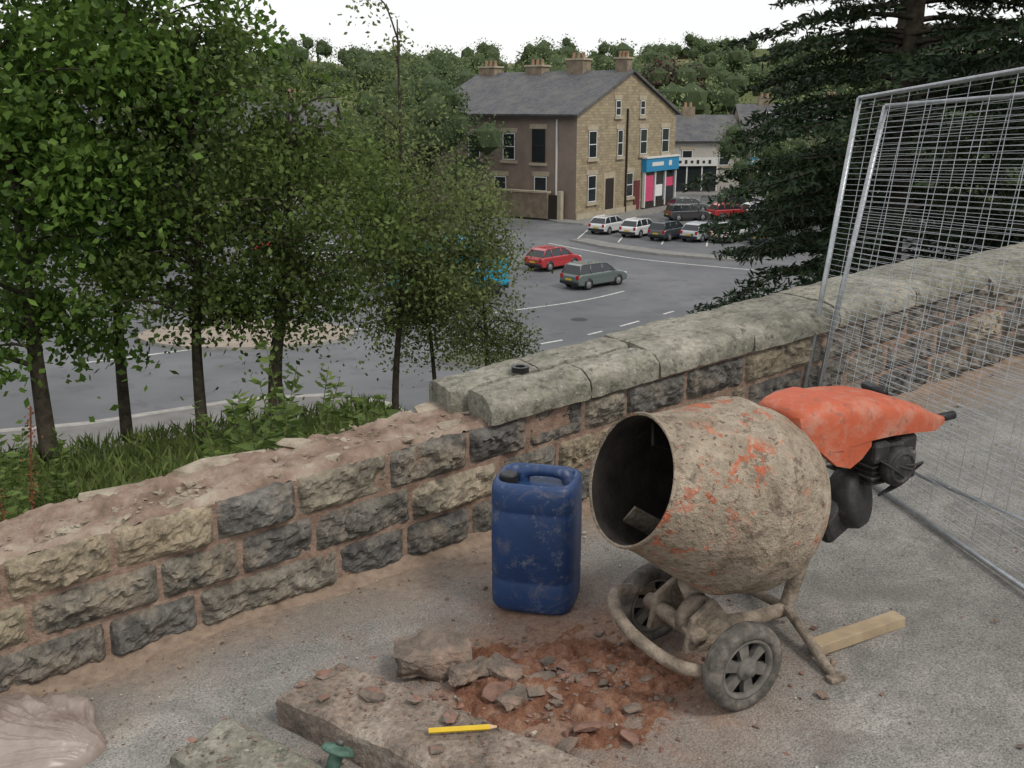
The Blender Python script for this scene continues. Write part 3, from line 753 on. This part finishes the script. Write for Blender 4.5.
rendY=simple('brown_render',(.21,.165,.135),.9,.15,.8)
slate=Mat('slate_roof',.7,.3); b=slate.node('ShaderNodeTexBrick'); slate.l.new(slate.pos(),b.inputs['Vector']); b.inputs['Scale'].default_value=1; b.inputs['Brick Width'].default_value=.3; b.inputs['Row Height'].default_value=.22
b.inputs['Mortar Size'].default_value=.015; b.inputs['Color1'].default_value=(.11,.11,.115,1); b.inputs['Color2'].default_value=(.07,.072,.08,1); b.inputs['Mortar'].default_value=(.03,.03,.035,1)
slate.base(slate.mix(slate.ramp(slate.noise(.7,4),[(.45,0.),(.65,.5)]),b.outputs['Color'],(.14,.135,.12))); slate=slate.m
trimst=simple('dressed_stone',(.36,.31,.23),.85,.15,2)
whitep=simple('white_joinery',(.60,.60,.58),.5,.1)
darkw=simple('dark_wood',(.03,.022,.018),.5)
glass=Mat('window_glass',.08,.6); glass.base((.02,.024,.028)); glass=glass.m
chim=simple('chimney_stone',(.20,.16,.115),.9,.3,2)
pot=simple('clay_pot',(.30,.19,.13),.8)
def window(par,face,s,z,w_,h_,frame=whitep,bars=True,off=0,sill=True,lintel=True,nm='window'):
    def bx(n_,a0,a1,z0,z1,d0,d1,mat):
        if face=='x': c=((a0+a1)/2,off+(d0+d1)/2,(z0+z1)/2); sz=(a1-a0,abs(d1-d0),z1-z0)
        else: c=(off+(d0+d1)/2,(a0+a1)/2,(z0+z1)/2); sz=(abs(d1-d0),a1-a0,z1-z0)
        box(n_,c,sz,mat,par)
    bx(nm+'_reveal',s-w_/2-.02,s+w_/2+.02,z-.02,z+h_+.02,-.004,-.02,darkw)
    bx(nm+'_glass',s-w_/2+.05,s+w_/2-.05,z+.05,z+h_-.05,-.022,-.035,glass)
    t=.065
    bx(nm+'_jamb_a',s-w_/2,s-w_/2+t,z,z+h_,-.023,-.06,frame); bx(nm+'_jamb_b',s+w_/2-t,s+w_/2,z,z+h_,-.023,-.06,frame)
    bx(nm+'_head',s-w_/2+t,s+w_/2-t,z+h_-t,z+h_,-.023,-.06,frame); bx(nm+'_foot',s-w_/2+t,s+w_/2-t,z,z+t,-.023,-.06,frame)
    if bars: bx(nm+'_bar',s-w_/2+t,s+w_/2-t,z+h_/2-.03,z+h_/2+.03,-.037,-.065,frame)
    if sill: bx(nm+'_sill',s-w_/2-.2,s+w_/2+.2,z-.24,z-.03,.02,-.14,trimst)
    if lintel: bx(nm+'_lintel',s-w_/2-.2,s+w_/2+.2,z+h_+.03,z+h_+.36,.02,-.05,trimst)
def poly(name,pts,mat,par): return obj(name,pts,[tuple(range(len(pts)))],mat,False,par)
H1=7.2; HR=10.2; GW=15.0; GD=14.0
bh=empty('stone_building',(4.5,71.5,zr+.12),math.radians(54.2),world=False)
poly('gable_wall',[(0,0,0),(GW,0,0),(GW,0,H1),(GW/2,0,HR),(0,0,H1)],stoneX,bh)
poly('side_wall',[(0,0,0),(0,0,H1),(0,GD,H1),(0,GD,0)],rendY,bh)
poly('rear_wall',[(0,GD,0),(0,GD,H1),(GW/2,GD,HR),(GW,GD,H1),(GW,GD,0)],rendY,bh)
poly('far_wall',[(GW,0,0),(GW,GD,0),(GW,GD,H1),(GW,0,H1)],rendY,bh)
def roofslab(name,a,b,c,d,th,mat,par):
    a,b,c,d=[Vector(v) for v in (a,b,c,d)]; n=(b-a).cross(d-a).normalized()*th
    V=[a,b,c,d,a+n,b+n,c+n,d+n]; o=obj(name,V,[(0,1,2,3),(4,5,6,7),(0,1,5,4),(1,2,6,5),(2,3,7,6),(3,0,4,7)],mat,False,par); fixn(o)
sl=(HR-H1)/(GW/2)
roofslab('roof_near',(-.35,-.25,H1-.35*sl+.03),(GW/2,-.25,HR+.03),(GW/2,GD+.2,HR+.03),(-.35,GD+.2,H1-.35*sl+.03),.16,slate,bh)
roofslab('roof_far',(GW+.35,-.25,H1-.35*sl+.03),(GW/2+.01,-.25,HR+.03),(GW/2+.01,GD+.2,HR+.03),(GW+.35,GD+.2,H1-.35*sl+.03),-.16,slate,bh)
box('gutter',(-.42,GD/2,H1-.22),(.14,GD+.2,.13),darkw,bh)
for i,(x,y,ww) in enumerate([(7.4,.65,1.0),(7.4,4.6,1.5),(7.4,8.4,1.5),(7.4,13,1.5)]):
    zb=H1+min(x,GW-x)*sl-.3; hh=.95 if i<2 else .55
    box('chimney_%d'%(i+1),(x,y,(zb+HR+hh)/2),(ww*.75,ww,HR+hh-zb),chim,bh); box('chimney_cap_%d'%(i+1),(x,y,HR+hh+.06),(ww*.75+.2,ww+.2,.13),trimst,bh)
    for j in range(3): lathe('chimney_pot_%d_%d'%(i+1,j+1),[(0,.14),(.34,.11),(.38,.13),(.42,.12)],(x,y-ww*.3+j*ww*.3,HR+hh+.13),(0,0,1),pot,bh,12)
for s,w_,h_ in ((2.1,1.1,1.9),(6.0,.8,1.9),(9.6,1.1,1.9),(13.2,1.2,1.9)): window(bh,'x',s,4.2,w_,h_,nm='upper_window_%d'%int(s))
for s in (5.6,9.3): window(bh,'x',s,7.1,.75,1.1,nm='attic_window_%d'%int(s))
window(bh,'x',2.1,1.1,1.15,1.9,nm='ground_window_1')
window(bh,'x',7.6,1.1,1.0,1.8,nm='ground_window_2')
box('entrance_door',(4.6,-.03,1.35),(1.15,.06,2.6),darkw,bh); box('door_surround',(4.6,.0,1.5),(1.65,.05,3.1),trimst,bh)
box('back_door',(8.75,-.03,1.15),(.9,.06,2.2),simple('maroon_door',(.12,.03,.03),.5),bh)
box('drainpipe',(6.95,-.08,3.8),(.12,.12,7.6),darkw,bh); box('drainpipe_b',(-.1,1.6,3.5),(.10,.10,7.0),whitep,bh)
for y_,z_,h_ in ((3.2,3.9,2.3),(5.8,4.0,1.9),(3.0,.9,2.0),(6.6,.9,1.9),(9,4.0,1.8),(11.5,1,1.8)): window(bh,'y',y_,z_,1.1,h_,frame=(whitep if y_!=3.2 else darkw),nm='side_window_%d_%d'%(int(y_*10),int(z_)))
bluef=simple('blue_fascia',(.03,.22,.42),.4,.05); pink=simple('pink_poster',(.55,.07,.16),.5,.1,3)
box('shop_base',(12.2,-.12,.25),(5.3,.24,.5),darkw,bh); box('shop_glass',(12.2,-.10,1.65),(5.2,.10,2.3),glass,bh)
box('shop_fascia',(12.2,-.24,3.35),(5.5,.42,1.0),bluef,bh); box('shop_cornice',(12.2,-.27,3.92),(5.6,.5,.12),whitep,bh)
for i,x in enumerate((9.6,11.3,13.0,14.8)): box('shop_pilaster_%d'%(i+1),(x,-.19,1.5),(.16,.22,2.8),whitep,bh)
box('poster_1',(10.45,-.17,1.55),(1.35,.03,2.0),pink,bh); box('poster_2',(12.1,-.17,1.3),(1.2,.03,.9),simple('white_poster',(.7,.7,.7),.5),bh); box('poster_3',(13.9,-.17,1.9),(1.2,.03,.7),pink,bh)
box('fascia_lettering_bar',(11.3,-.465,3.4),(1.9,.02,.3),whitep,bh); box('fascia_dot',(13.4,-.465,3.4),(.5,.02,.4),whitep,bh)
box('kerb_plinth',(4.3,-.06,.2),(8.6,.08,.4),trimst,bh)
yw=empty('yard_wall',(2.2,72.5,zr+.12),math.radians(144.2),world=False)
box('wall_body',(2.5,0,.9),(6,.35,1.8),chim,yw,bevel=.03); box('wall_cap',(2.5,0,1.87),(6.1,.5,.13),trimst,yw); box('gate',(-.95,0,.85),(.85,.08,1.7),darkw,yw); box('gate_post',(-1.5,0,1.0),(.3,.35,2.0),trimst,yw)
def terrace(name,loc,rz,L,D,H,R_,wallm,shops,nwin):
    e=empty(name,loc,rz,world=False)
    poly('front_wall',[(0,0,0),(L,0,0),(L,0,H),(0,0,H)],wallm,e); poly('end_wall_a',[(0,0,0),(0,0,H),(0,D/2,H+R_),(0,D,H),(0,D,0)],rendY,e)
    poly('end_wall_b',[(L,0,0),(L,D,0),(L,D,H),(L,D/2,H+R_),(L,0,H)],rendY,e); poly('back_wall',[(0,D,0),(0,D,H),(L,D,H),(L,D,0)],rendY,e)
    roofslab('roof_front',(-.2,-.3,H-.1),(L+.2,-.3,H-.1),(L+.2,D/2,H+R_+.03),(-.2,D/2,H+R_+.03),.14,slate,e)
    roofslab('roof_back',(-.2,D+.3,H-.1),(-.2,D/2,H+R_+.02),(L+.2,D/2,H+R_+.02),(L+.2,D+.3,H-.1),.14,slate,e)
    for i in range(nwin):
        s=(i+.5)*L/nwin; window(e,'x',s,H-2.2,1.0,1.4,nm='window_%d'%i)
        if i%2==0:
            box('chimney_%d'%i,(s+1,D/2,H+R_+.3),(1.2,.7,1.2),chim,e)
            for j in range(2): lathe('pot_%d_%d'%(i,j),[(0,.15),(.4,.12)],(s+.7+j*.5,D/2,H+R_+.9),(0,0,1),pot,e,10)
    for i,(a0,a1,mt) in enumerate(shops):
        box('shopfront_%d'%i,((a0+a1)/2,-.1,1.3),(a1-a0,.16,2.4),glass,e); box('fascia_%d'%i,((a0+a1)/2,-.2,2.75),(a1-a0,.36,.75),mt,e)
        for j in range(4): x=a0+(a1-a0)*j/3; box('mullion_%d_%d'%(i,j),(x,-.2,1.25),(.12,.1,2.3),whitep,e)
        for j in range(6): 
            x=a0+(a1-a0)*(.17+.13*j); box('letter_%d_%d'%(i,j),(x,-.39,2.75),(.24,.02,.34 if j%2 else .24),darkw if mt==whitep else whitep,e)
stoneX2=facemat('terrace_stone',0,(.27,.23,.17),(.19,.16,.12),(.14,.12,.09))
terrace('shop_terrace',(14.6,95.5,zr+.12),math.radians(4),7,9,4.6,2.2,simple('cream_render',(.36,.34,.31),.9,.1,1),[(.3,4.6,whitep)],2)
terrace('shop_terrace',(21.8,97,zr+.12),math.radians(-3),16,9,5.4,2.4,stoneX2,[(.4,3.6,bluef),(5,9,whitep),(10,14,bluef)],5)
terrace('stone_terrace',(-42,90,zr+.12),math.radians(3),26,9,5.4,2.6,stoneX2,[],8)

# ============================================================ CARS
PAINT={}
def car(loc,rz,col,kind='hatch',L=3.9):
    e=empty('parked_car',(loc[0],loc[1],zr),rz,world=False,scale=.77)
    if col not in PAINT:
        pm=Mat('car_paint',.25,.5); pm.base(col); pm.b.inputs['Coat Weight'].default_value=.6; PAINT[col]=pm.m
    pm=PAINT[col]
    k=L/4; hw=.82
    if kind=='estate': top=[(-1.88,.90),(-1.68,1.40),(-1.45,1.46),(.15,1.44),(.45,1.38),(1.05,.92)]
    else: top=[(-1.85,.92),(-1.5,1.33),(-1.2,1.42),(.1,1.43),(.4,1.37),(1.08,.93)]
    low=[(-1.98,.30),(-2.02,.55),(-1.97,.80),(-1.85,.93),(1.05,.95),(1.6,.84),(1.9,.70),(2.02,.52),(2.0,.28),(1.62,.24),(-1.6,.24)]
    V=[];F=[]; n=len(low)
    for y,sc,dz in ((-hw,.965,0),(-hw*.93,1,.0),(hw*.93,1,0),(hw,.965,0)):
        for x,z in low:
            zz=.58+(z-.58)*(.86 if abs(y)==hw else 1); V.append((x*k*sc,y,zz))
    for s in range(3):
        for i in range(n): i2=(i+1)%n; F.append((s*n+i,s*n+i2,(s+1)*n+i2,(s+1)*n+i))
    F.append(tuple(range(n))[::-1]); F.append(tuple(range(3*n,4*n)))
    o=obj('body',V,F,pm,False,e); fixn(o); bev(o,.05,3)
    V=[]; n=len(top)
    def yw_(z): return .76-.36*(z-.92)
    for sg in(-1,1):
        for x,z in top: V.append((x*k,sg*yw_(z),z))
    F=[];fm=[]
    for i in range(n-1):
        F.append((i,i+1,n+i+1,n+i)); fm.append(1 if i in (0,n-2) else 0)
    F.append(tuple(range(n))[::-1]); F.append(tuple(range(n,2*n))); fm+=[1,1]
    o=obj('cabin',V,F,[pm,glass],False,e,fm); fixn(o)
    for sg in(-1,1):
        lr='l' if sg<0 else 'r'
        P=[(x*k,sg*(yw_(z)+.004),z) for x,z in top]; tube('roof_line_'+lr,P,.035,pm,e,6)
        for x in (-.95,-.02): tube('pillar_%s_%d'%(lr,int(x*100)+100),[(x*k,sg*yw_(.93),.93),(x*k+.03,sg*yw_(1.42),1.42)],.035,pm,e,6)
        tube('door_line_'+lr,[(-1.3*k,sg*(hw-.005),.70),(1.1*k,sg*(hw-.005),.68)],.012,blk,e,4)
        box('mirror_'+lr,(.78*k,sg*.88,1.0),(.1,.16,.12),pm,e,bevel=.03)
        for x in(-1.22,1.22):
            w_i='f' if x>0 else 'b'
            lathe('arch_'+lr+w_i,[(0,.36),(.01,.36),(.012,.001)],(x*k,sg*(hw-.004),.33),(0,sg,0),blk,e,24)
            lathe('wheel_'+lr+w_i,[(-.1,.30),(0,.30),(.03,.27),(.03,.2)],(x*k,sg*(hw-.0),.30),(0,sg,0),blk,e,24)
            lathe('hub_'+lr+w_i,[(.02,.2),(.035,.18),(.03,.08),(.045,.05),(.045,.001)],(x*k,sg*(hw-.0),.30),(0,sg,0),HUB,e,16)
        box('headlight_'+lr,(1.93*k,sg*.58,.66),(.14,.32,.14),LAMP,e,bevel=.03)
        box('taillight_'+lr,(-1.965*k,sg*.66,.76),(.1,.2,.26),TAIL,e,bevel=.02)
    box('front_bumper',(1.98*k,0,.40),(.16,1.5,.18),blk,e,bevel=.05); box('rear_bumper',(-2.0*k,0,.42),(.14,1.52,.18),blk,e,bevel=.05)
    box('number_plate_rear',(-2.045*k-.02,0,.62),(.02,.5,.11),yel,e); box('number_plate_front',(2.06*k+.02,0,.42),(.02,.5,.11),whitep,e)
    box('underbody',(0,0,.28),(3.5*k,1.4,.14),blk,e)
    return e
HUB=simple('alloy_hub',(.25,.25,.26),.4,.1,10,0,.5); LAMP=simple('lamp_glass',(.6,.6,.6),.15); TAIL=simple('tail_lens',(.35,.02,.02),.2)
D=math.radians
car((3.75,45.4),D(41),(.10,.125,.12),'estate',4.1)
car((2.1,50.5),D(44),(.36,.025,.03),'hatch',3.8)
for (x,y,c_,r_,kd) in [(6.3,65.2,(.50,.51,.52),52,'hatch'),(8.1,63.6,(.56,.57,.58),52,'hatch'),(9.7,62.0,(.03,.035,.04),50,'estate'),(11.6,61.5,(.36,.38,.40),50,'hatch'),(13.3,61.0,(.56,.57,.58),48,'hatch'),
    (15.4,60,(.05,.07,.09),48,'hatch'),(12.6,72.5,(.05,.05,.055),15,'estate'),(15.8,73.5,(.36,.025,.03),20,'hatch'),(18.2,74,(.56,.57,.58),20,'hatch'),(18.8,83.5,(.03,.035,.04),5,'hatch'),(13.6,78,(.10,.125,.12),15,'hatch'),(21,70,(.36,.38,.40),30,'estate')]:
    car((x,y),D(r_),c_,kd,4.0)
car((-9.5,52),D(20),(.36,.38,.40),'hatch'); car((-13,56),D(20),(.36,.025,.03),'estate')
ve=empty('blue_van',(-2.75,43.0,zr),D(24),world=False); vb=simple('van_blue',(.02,.29,.45),.4,.15,2)
box('cargo_box',(-.6,0,1.45),(3.7,1.95,2.1),vb,ve,bevel=.06); box('cab',(1.9,0,1.0),(1.3,1.85,1.2),vb,ve,bevel=.15); box('windscreen',(1.95,0,1.62),(.9,1.7,.55),glass,ve,bevel=.12)
box('chassis',(.2,0,.38),(4.6,1.6,.2),blk,ve); box('side_stripe',(-.6,-.985,1.4),(3.4,.02,.25),whitep,ve)
for i,(x,y) in enumerate([(-1.6,-.85),(-1.6,.85),(1.7,-.85),(1.7,.85)]): lathe('wheel_%d'%(i+1),[(-.12,.001),(-.12,.34),(.1,.34),(.12,.2),(.12,.001)],(x,y,.34),(0,1 if y>0 else -1,0),blk,ve,20)
for x,y,h in ((20,86,7),):
    le=empty('street_lamp',(x,y,zr)); tube('column',[(x,y,zr),(x,y,zr+h)],[.09,.05],engs,le,8); tube('arm',[(x,y,zr+h),(x+.3,y-.2,zr+h+.3),(x+1.1,y-.4,zr+h+.35)],.035,engs,le,6,True,3); box('lantern',(x+1.3,y-.45,zr+h+.33),(.6,.25,.13),whitep,le,bevel=.04)

# ============================================================ TREES
bark=Mat('bark',.95,.1); bark.base(bark.ramp(bark.noise(12,3,.7),[(.3,(.035,.03,.024)),(.7,(.10,.085,.065))])); bark=bark.m
def tree(name,base,ells,mat,nclump,nleaf,leaf,tr=.09,seed=0,cr=(.28,.5),asp=.6,limbs=45,droop=0,sp=.5):
    g=np.random.default_rng(seed); e=empty(name,base); b=Vector(base)
    cl=[]
    tot=sum(a[3]*a[4]*a[5] for a in ells)
    for (cx_,cy_,cz_,rx,ry,rz_) in ells:
        n=max(3,int(nclump*rx*ry*rz_/tot))
        d=g.normal(size=(n,3)); d/=np.linalg.norm(d,axis=1)[:,None]; r=g.uniform(.12,1,n)**(1/2.2)*g.uniform(.8,1.2,n)
        cl.append(np.array([cx_,cy_,cz_])+d*r[:,None]*np.array([rx,ry,rz_]))
    cl=np.concatenate(cl); n=len(cl)
    top=Vector([float(v) for v in cl.mean(0)]); ztop=float(cl[:,2].max())-.3
    pts=[b,b.lerp(Vector((top.x,top.y,b.z)),.12)+Vector((0,0,(top.z-b.z)*.4)),b.lerp(Vector((top.x,top.y,b.z)),.6)+Vector((.05,0,(top.z-b.z)*.85)),Vector((top.x,top.y,ztop))]
    tp=catmull(pts,8); R=[float(v) for v in np.linspace(tr,.008,len(tp))]; V,F=tubegeo(tp,R,8)
    for i in g.choice(n,min(limbs,n),replace=False):
        c=Vector([float(v) for v in cl[i]]); zt=min(c.z-.3*(c-top).length*.6,ztop); j=min(range(3,len(tp)),key=lambda q:abs(tp[q].z-max(zt,b.z+.8)))
        p=tp[j]; mid=p.lerp(c,.5)+Vector((float(g.normal()*.1),float(g.normal()*.1),.12)); r0=max(.012,R[j]*.42)
        tubegeo(catmull([p,mid,c],4),list(np.linspace(r0,.006,9)),5,V,F)
    obj('trunk',V,F,bark,True,e)
    per=nleaf//n; C=[]
    for c in cl:
        s=g.uniform(*cr); k=int(per*(s/np.mean(cr))**2*g.uniform(.4,1.6))
        d=g.normal(size=(k,3))*np.array([s,s,s*.5])*sp
        d[:,2]-=.5*(d[:,0]**2+d[:,1]**2)/s
        if droop: d[:,2]-=np.abs(g.normal(size=k))*droop
        C.append(c+d)
    C=np.concatenate(C)
    leaves('foliage',C,g.uniform(.6,1.3,len(C))*leaf,mat,asp,e)
maple=leafmat('maple_leaf',(.022,.055,.010),(.17,.28,.055),1.3,.45)
darkl=leafmat('alder_leaf',(.024,.044,.013),(.16,.225,.06),1.5,.45)
birch=leafmat('birch_leaf',(.045,.066,.022),(.25,.30,.115),1.5,.5)
tree('maple_tree',(-4.75,9.7,-1.9),[(-4.7,9.8,2.4,1.7,1.4,1.7),(-4.9,9.6,.4,1.2,1.2,1.4),(-5.6,9.2,-.4,.8,.8,.9)],maple,150,23000,.095,.10,1)
tree('maple_tree',(-4.3,10.6,-2.0),[(-3.7,10.6,2.6,1.2,1.2,1.6),(-3.9,10.4,.7,1.1,1,1.0)],maple,100,15000,.09,.075,2)
tree('alder_tree',(-3.32,10.2,-1.95),[(-3.1,10.2,1.2,1.0,1,1.4),(-3.3,10.1,-.1,.9,.9,.6)],darkl,85,12000,.072,.075,3)
tree('alder_tree',(-2.55,10.3,-2.0),[(-2.2,10.4,.7,1.05,1,1.15),(-2.3,10.3,-.2,1.0,.9,.5)],darkl,90,14500,.062,.10,4)
tree('birch_tree',(-1.45,11.8,-3.2),[(-1.35,11.8,.55,1.1,1,1.2),(-1.45,11.9,1.9,.35,.35,1.1),(-1.0,11.8,-.1,.9,.8,.7)],birch,115,15500,.055,.06,5,droop=.12)
tree('birch_tree',(-.3,13.2,-4.9),[(-.6,13.1,-.2,.62,.6,1.25),(-.2,13.1,-1.1,.5,.5,.85)],birch,85,11500,.05,.055,6,(.2,.36),droop=.18)
tree('birch_tree',(-.95,12.8,-4.2),[(-1.1,12.6,-.6,.8,.7,.9)],birch,52,6500,.052,.05,7,(.22,.4),droop=.12)
tree('alder_tree',(-6.6,11.5,-2.6),[(-6.4,11.5,1.4,1.5,1.3,2.6)],darkl,100,14000,.09,.1,8)
pinem=leafmat('pine_needle',(.010,.022,.011),(.045,.075,.03),.9,.15)
def pine(name,base,H,Lmax,seed,nb,zlow,zvis=8.2):
    g=random.Random(seed); gn=np.random.default_rng(seed); e=empty(name,base); b=Vector(base)
    V,F=tubegeo([b,b+Vector((0,0,H))],[.16,.03],8); C=[];U=[]
    for i in range(nb):
        z=zlow+(zvis-zlow)*g.uniform(0,1) if i<nb*.88 else g.uniform(zvis,H); u=(z-zlow)/(H-zlow); th=g.uniform(0,2*math.pi); L=Lmax*(1-.8*u**1.3)*g.uniform(.6,1.08)
        d=Vector((math.cos(th),math.sin(th),0)); s=Vector((-d.y,d.x,0)); P=[]
        n=11
        for k in range(n):
            v=k/(n-1); P.append(b+Vector((0,0,z))+d*(L*v)+Vector((0,0,.22*L*v-.42*L*v*v+.10*L*v**4))+s*(.08*L*math.sin(v*3+i)))
        tubegeo(P,list(np.linspace(.03,.005,n)),4,V,F)
        nt_=int(L*12)
        for k in range(nt_):
            v=.15+.85*(k+.5)/nt_; f=v*(n-1); j=min(int(f),n-2); p=P[j].lerp(P[j+1],f-j)
            for sg in(-1,1):
                tl=(.16+.38*(1-v))*L*.42*g.uniform(.6,1.1)+.06; td=(s*sg+d*g.uniform(.4,.9)+Vector((0,0,g.uniform(-.45,.1)))).normalized()
                m_=max(4,int(tl*22)); q=np.linspace(.05,1,m_)*tl
                base_=np.array(p)+np.outer(q,np.array(td)); base_[:,2]-=.25*q*q
                for rep in range(2):
                    C.append(base_+gn.normal(size=base_.shape)*.022); U.append(np.array(td)+gn.normal(size=base_.shape)*.7)
    obj('trunk',V,F,bark,True,e); C=np.concatenate(C);U=np.concatenate(U)
    leaves('needles',C,gn.uniform(.08,.135,len(C)),pinem,.27,e,U)
pine('pine_tree',(4.25,11.2,-4.6),15,2.8,11,170,1.0)
pine('pine_tree',(5.2,8.6,-3.8),14,2.2,12,130,2.4,7.5)
pine('pine_tree',(7.4,12.5,-4.6),15,3.1,13,150,1.0,8.8)
pine('pine_tree',(8.6,9.6,-4),14,2.9,14,80,1.0)
pine('pine_tree',(5.4,14.6,-5.4),16,2.9,15,140,1.4,10)
def woods(name,items,mat,seed,nl=700,lf=.13):
    g=np.random.default_rng(seed); C=[];Sz=[];V=[];F=[]
    for (x,y,z,r,h) in items:
        x,y,z,r,h=[float(v) for v in (x,y,z,r,h)]
        for k in range(7):
            oc=np.array([x,y,z+h*.55])+g.normal(size=3)*np.array([r*.42,r*.42,h*.17]); rr_=float(r*g.uniform(.42,.65))
            d=g.normal(size=(nl//7,3)); d/=np.linalg.norm(d,axis=1)[:,None]; d[:,2]=d[:,2]*.9
            C.append(oc+d*rr_*g.uniform(.7,1.22,(nl//7,1))); Sz.append(g.uniform(.6,1.3,nl//7)*r*lf)
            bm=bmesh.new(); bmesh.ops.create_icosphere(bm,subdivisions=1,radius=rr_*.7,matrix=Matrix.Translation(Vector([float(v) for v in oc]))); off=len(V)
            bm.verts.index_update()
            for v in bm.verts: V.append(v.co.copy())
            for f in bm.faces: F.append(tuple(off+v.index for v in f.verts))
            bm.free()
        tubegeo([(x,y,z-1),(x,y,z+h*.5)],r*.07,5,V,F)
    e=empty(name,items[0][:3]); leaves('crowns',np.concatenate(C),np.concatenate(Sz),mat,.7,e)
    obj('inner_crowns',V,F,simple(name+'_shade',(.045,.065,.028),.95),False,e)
g=np.random.default_rng(9)
far1=leafmat('far_leaf',(.075,.11,.045),(.24,.29,.12),.12,.3); far2=leafmat('far_leaf_dark',(.045,.07,.032),(.14,.19,.075),.12,.3)
it1=[];it2=[]
for i in range(170):
    y=g.uniform(118,290); x=g.uniform(-.42,.55)*y; r=g.uniform(3.2,6); h=r*g.uniform(1.5,1.9)
    (it1 if g.random()<.6 else it2).append((x,y,ground_z(x,y)-.5,r,h))
for i in range(60):
    y=g.uniform(300,480); x=g.uniform(-.3,.4)*y; r=g.uniform(5,8); it2.append((x,y,ground_z(x,y)-.5,r,r*1.6))
woods('distant_trees',it1,far1,1,800,.10); woods('distant_trees',it2,far2,2,800,.10)
it=[(-14,70,ZS,3.2,7),(-20,66,ZS,3.5,8),(-9,84,ZS,3.5,8.5),(-27,60,ZS,3.6,7.5),(-34,55,ZS,4,8),(-3,92,ZS,3.6,11),(-18,50,ZS,2.4,5),(-5,95,ZS,4,12),(-40,48,ZS,4,8),(-3.6,69,ZS,2.6,9.5),(-6.5,72,ZS,3.0,10.5),(-10,75,ZS,3.0,10)]
woods('street_trees',it,far2,3,2600,.075)
it=[(17.5,66,ZS,2.5,6),(23,60,ZS,3,7.5),(28,66,ZS,3.5,8.5),(21.5,79,ZS,2.6,6.5),(27,82,ZS,3.4,9),(33,74,ZS,4,9),(24,50,ZS,3,7),(31,58,ZS,4,9),(37,66,ZS,4,9),(22.5,70,ZS,3.2,8),(19.8,88,ZS,2.2,6.5)]
woods('street_trees',it,far2,4,2600,.075)
woods('copper_beech',[(27,168,ground_z(27,168),5,11)],leafmat('copper_leaf',(.03,.012,.014),(.09,.04,.04),.2,.2),5,1500,.1)

# ============================================================ WEEDS + GRASS
def weeds(name,pts,mat,seed,hr=(.7,1.3),lf=.085,per=70):
    g=random.Random(seed); V=[];F=[];C=[];U=[]
    for (x,y) in pts:
        z=ground_z(x,y); h=g.uniform(*hr); lx,ly=g.gauss(0,.12),g.gauss(0,.12); b=Vector((x,y,z)); 
        P=[b+Vector((lx*u*u,ly*u*u,h*u)) for u in (0,.2,.4,.6,.8,1)]
        tubegeo(P,list(np.linspace(.007,.002,6)),4,V,F)
        for k in range(per):
            u=g.uniform(.15,1); th=k*2.4; l=lf*(1.25-.75*u)
            d=np.array([math.cos(th),math.sin(th),g.uniform(-.2,.6)]); c=np.array(b+Vector((lx*u*u,ly*u*u,h*u)))
            C.append(c+d*l*.7); U.append(d)
    e=empty(name,(pts[0][0],pts[0][1],ground_z(*pts[0]))); obj('stems',V,F,simple(name+'_stem',(.10,.12,.04),.8),False,e)
    leaves('leaves',np.array(C),lf*np.random.default_rng(seed).uniform(.7,1.3,len(C)),mat,.34,e,np.array(U))
g=random.Random(4)
weedm=leafmat('weed_leaf',(.045,.075,.018),(.17,.24,.065),2,.4)
def Wxy(t,n): p=W(t,n,0); return (p.x,p.y)
weeds('tall_weeds',[Wxy(g.uniform(1.2,2.8),g.uniform(1.2,3.8)) for i in range(64)],weedm,1,(.8,1.55),.09,85)
weeds('tall_weeds',[Wxy(g.uniform(1.5,4.2),g.uniform(.5,1.6)) for i in range(26)],weedm,5,(.35,.75),.08)
weeds('tall_weeds',[Wxy(g.uniform(-1.6,.2),g.uniform(.5,2.0)) for i in range(40)],weedm,2,(.4,1.05),.08)
weeds('tall_weeds',[Wxy(g.uniform(-4,.6),g.uniform(3,6)) for i in range(70)],weedm,3,(.3,.95),.09)
dock=simple('dock_seed',(.16,.06,.03),.9,.4,30)
V=[];F=[]
for i in range(13):
    x,y=Wxy(g.uniform(-1.0,.1),g.uniform(.7,1.8)); z=ground_z(x,y); h=g.uniform(1.0,1.5)
    P=[Vector((x+.1*u*u*(-1)**i,y,z+h*u)) for u in (0,.2,.4,.6,.8,1)]; tubegeo(P,.004,4,V,F)
    for k in range(70): q=P[3].lerp(P[5],g.uniform(0,1)); rockgeo(q+Vector((g.gauss(0,.014),g.gauss(0,.014),0)),(.007,.007,.009),k,V,F,6)
obj('dock_plants',V,F,dock)
g=np.random.default_rng(4)
N=32000; x=g.uniform(-10,1.0,N); y=g.uniform(4.2,14,N); q=NX*x+NY*y-2.86; k=(q>.4)&(q<12); x=x[k];y=y[k]
z=np.array([ground_z(float(a_),float(b_)) for a_,b_ in zip(x,y)]); h=g.uniform(.06,.28,len(x))
U=g.normal(size=(len(x),3))*.5; U[:,2]=1
leaves('grass',np.stack([x,y,z+h*.4],1),h,leafmat('grass_blade',(.04,.07,.016),(.16,.21,.06),1.5,.3),.12,None,U)
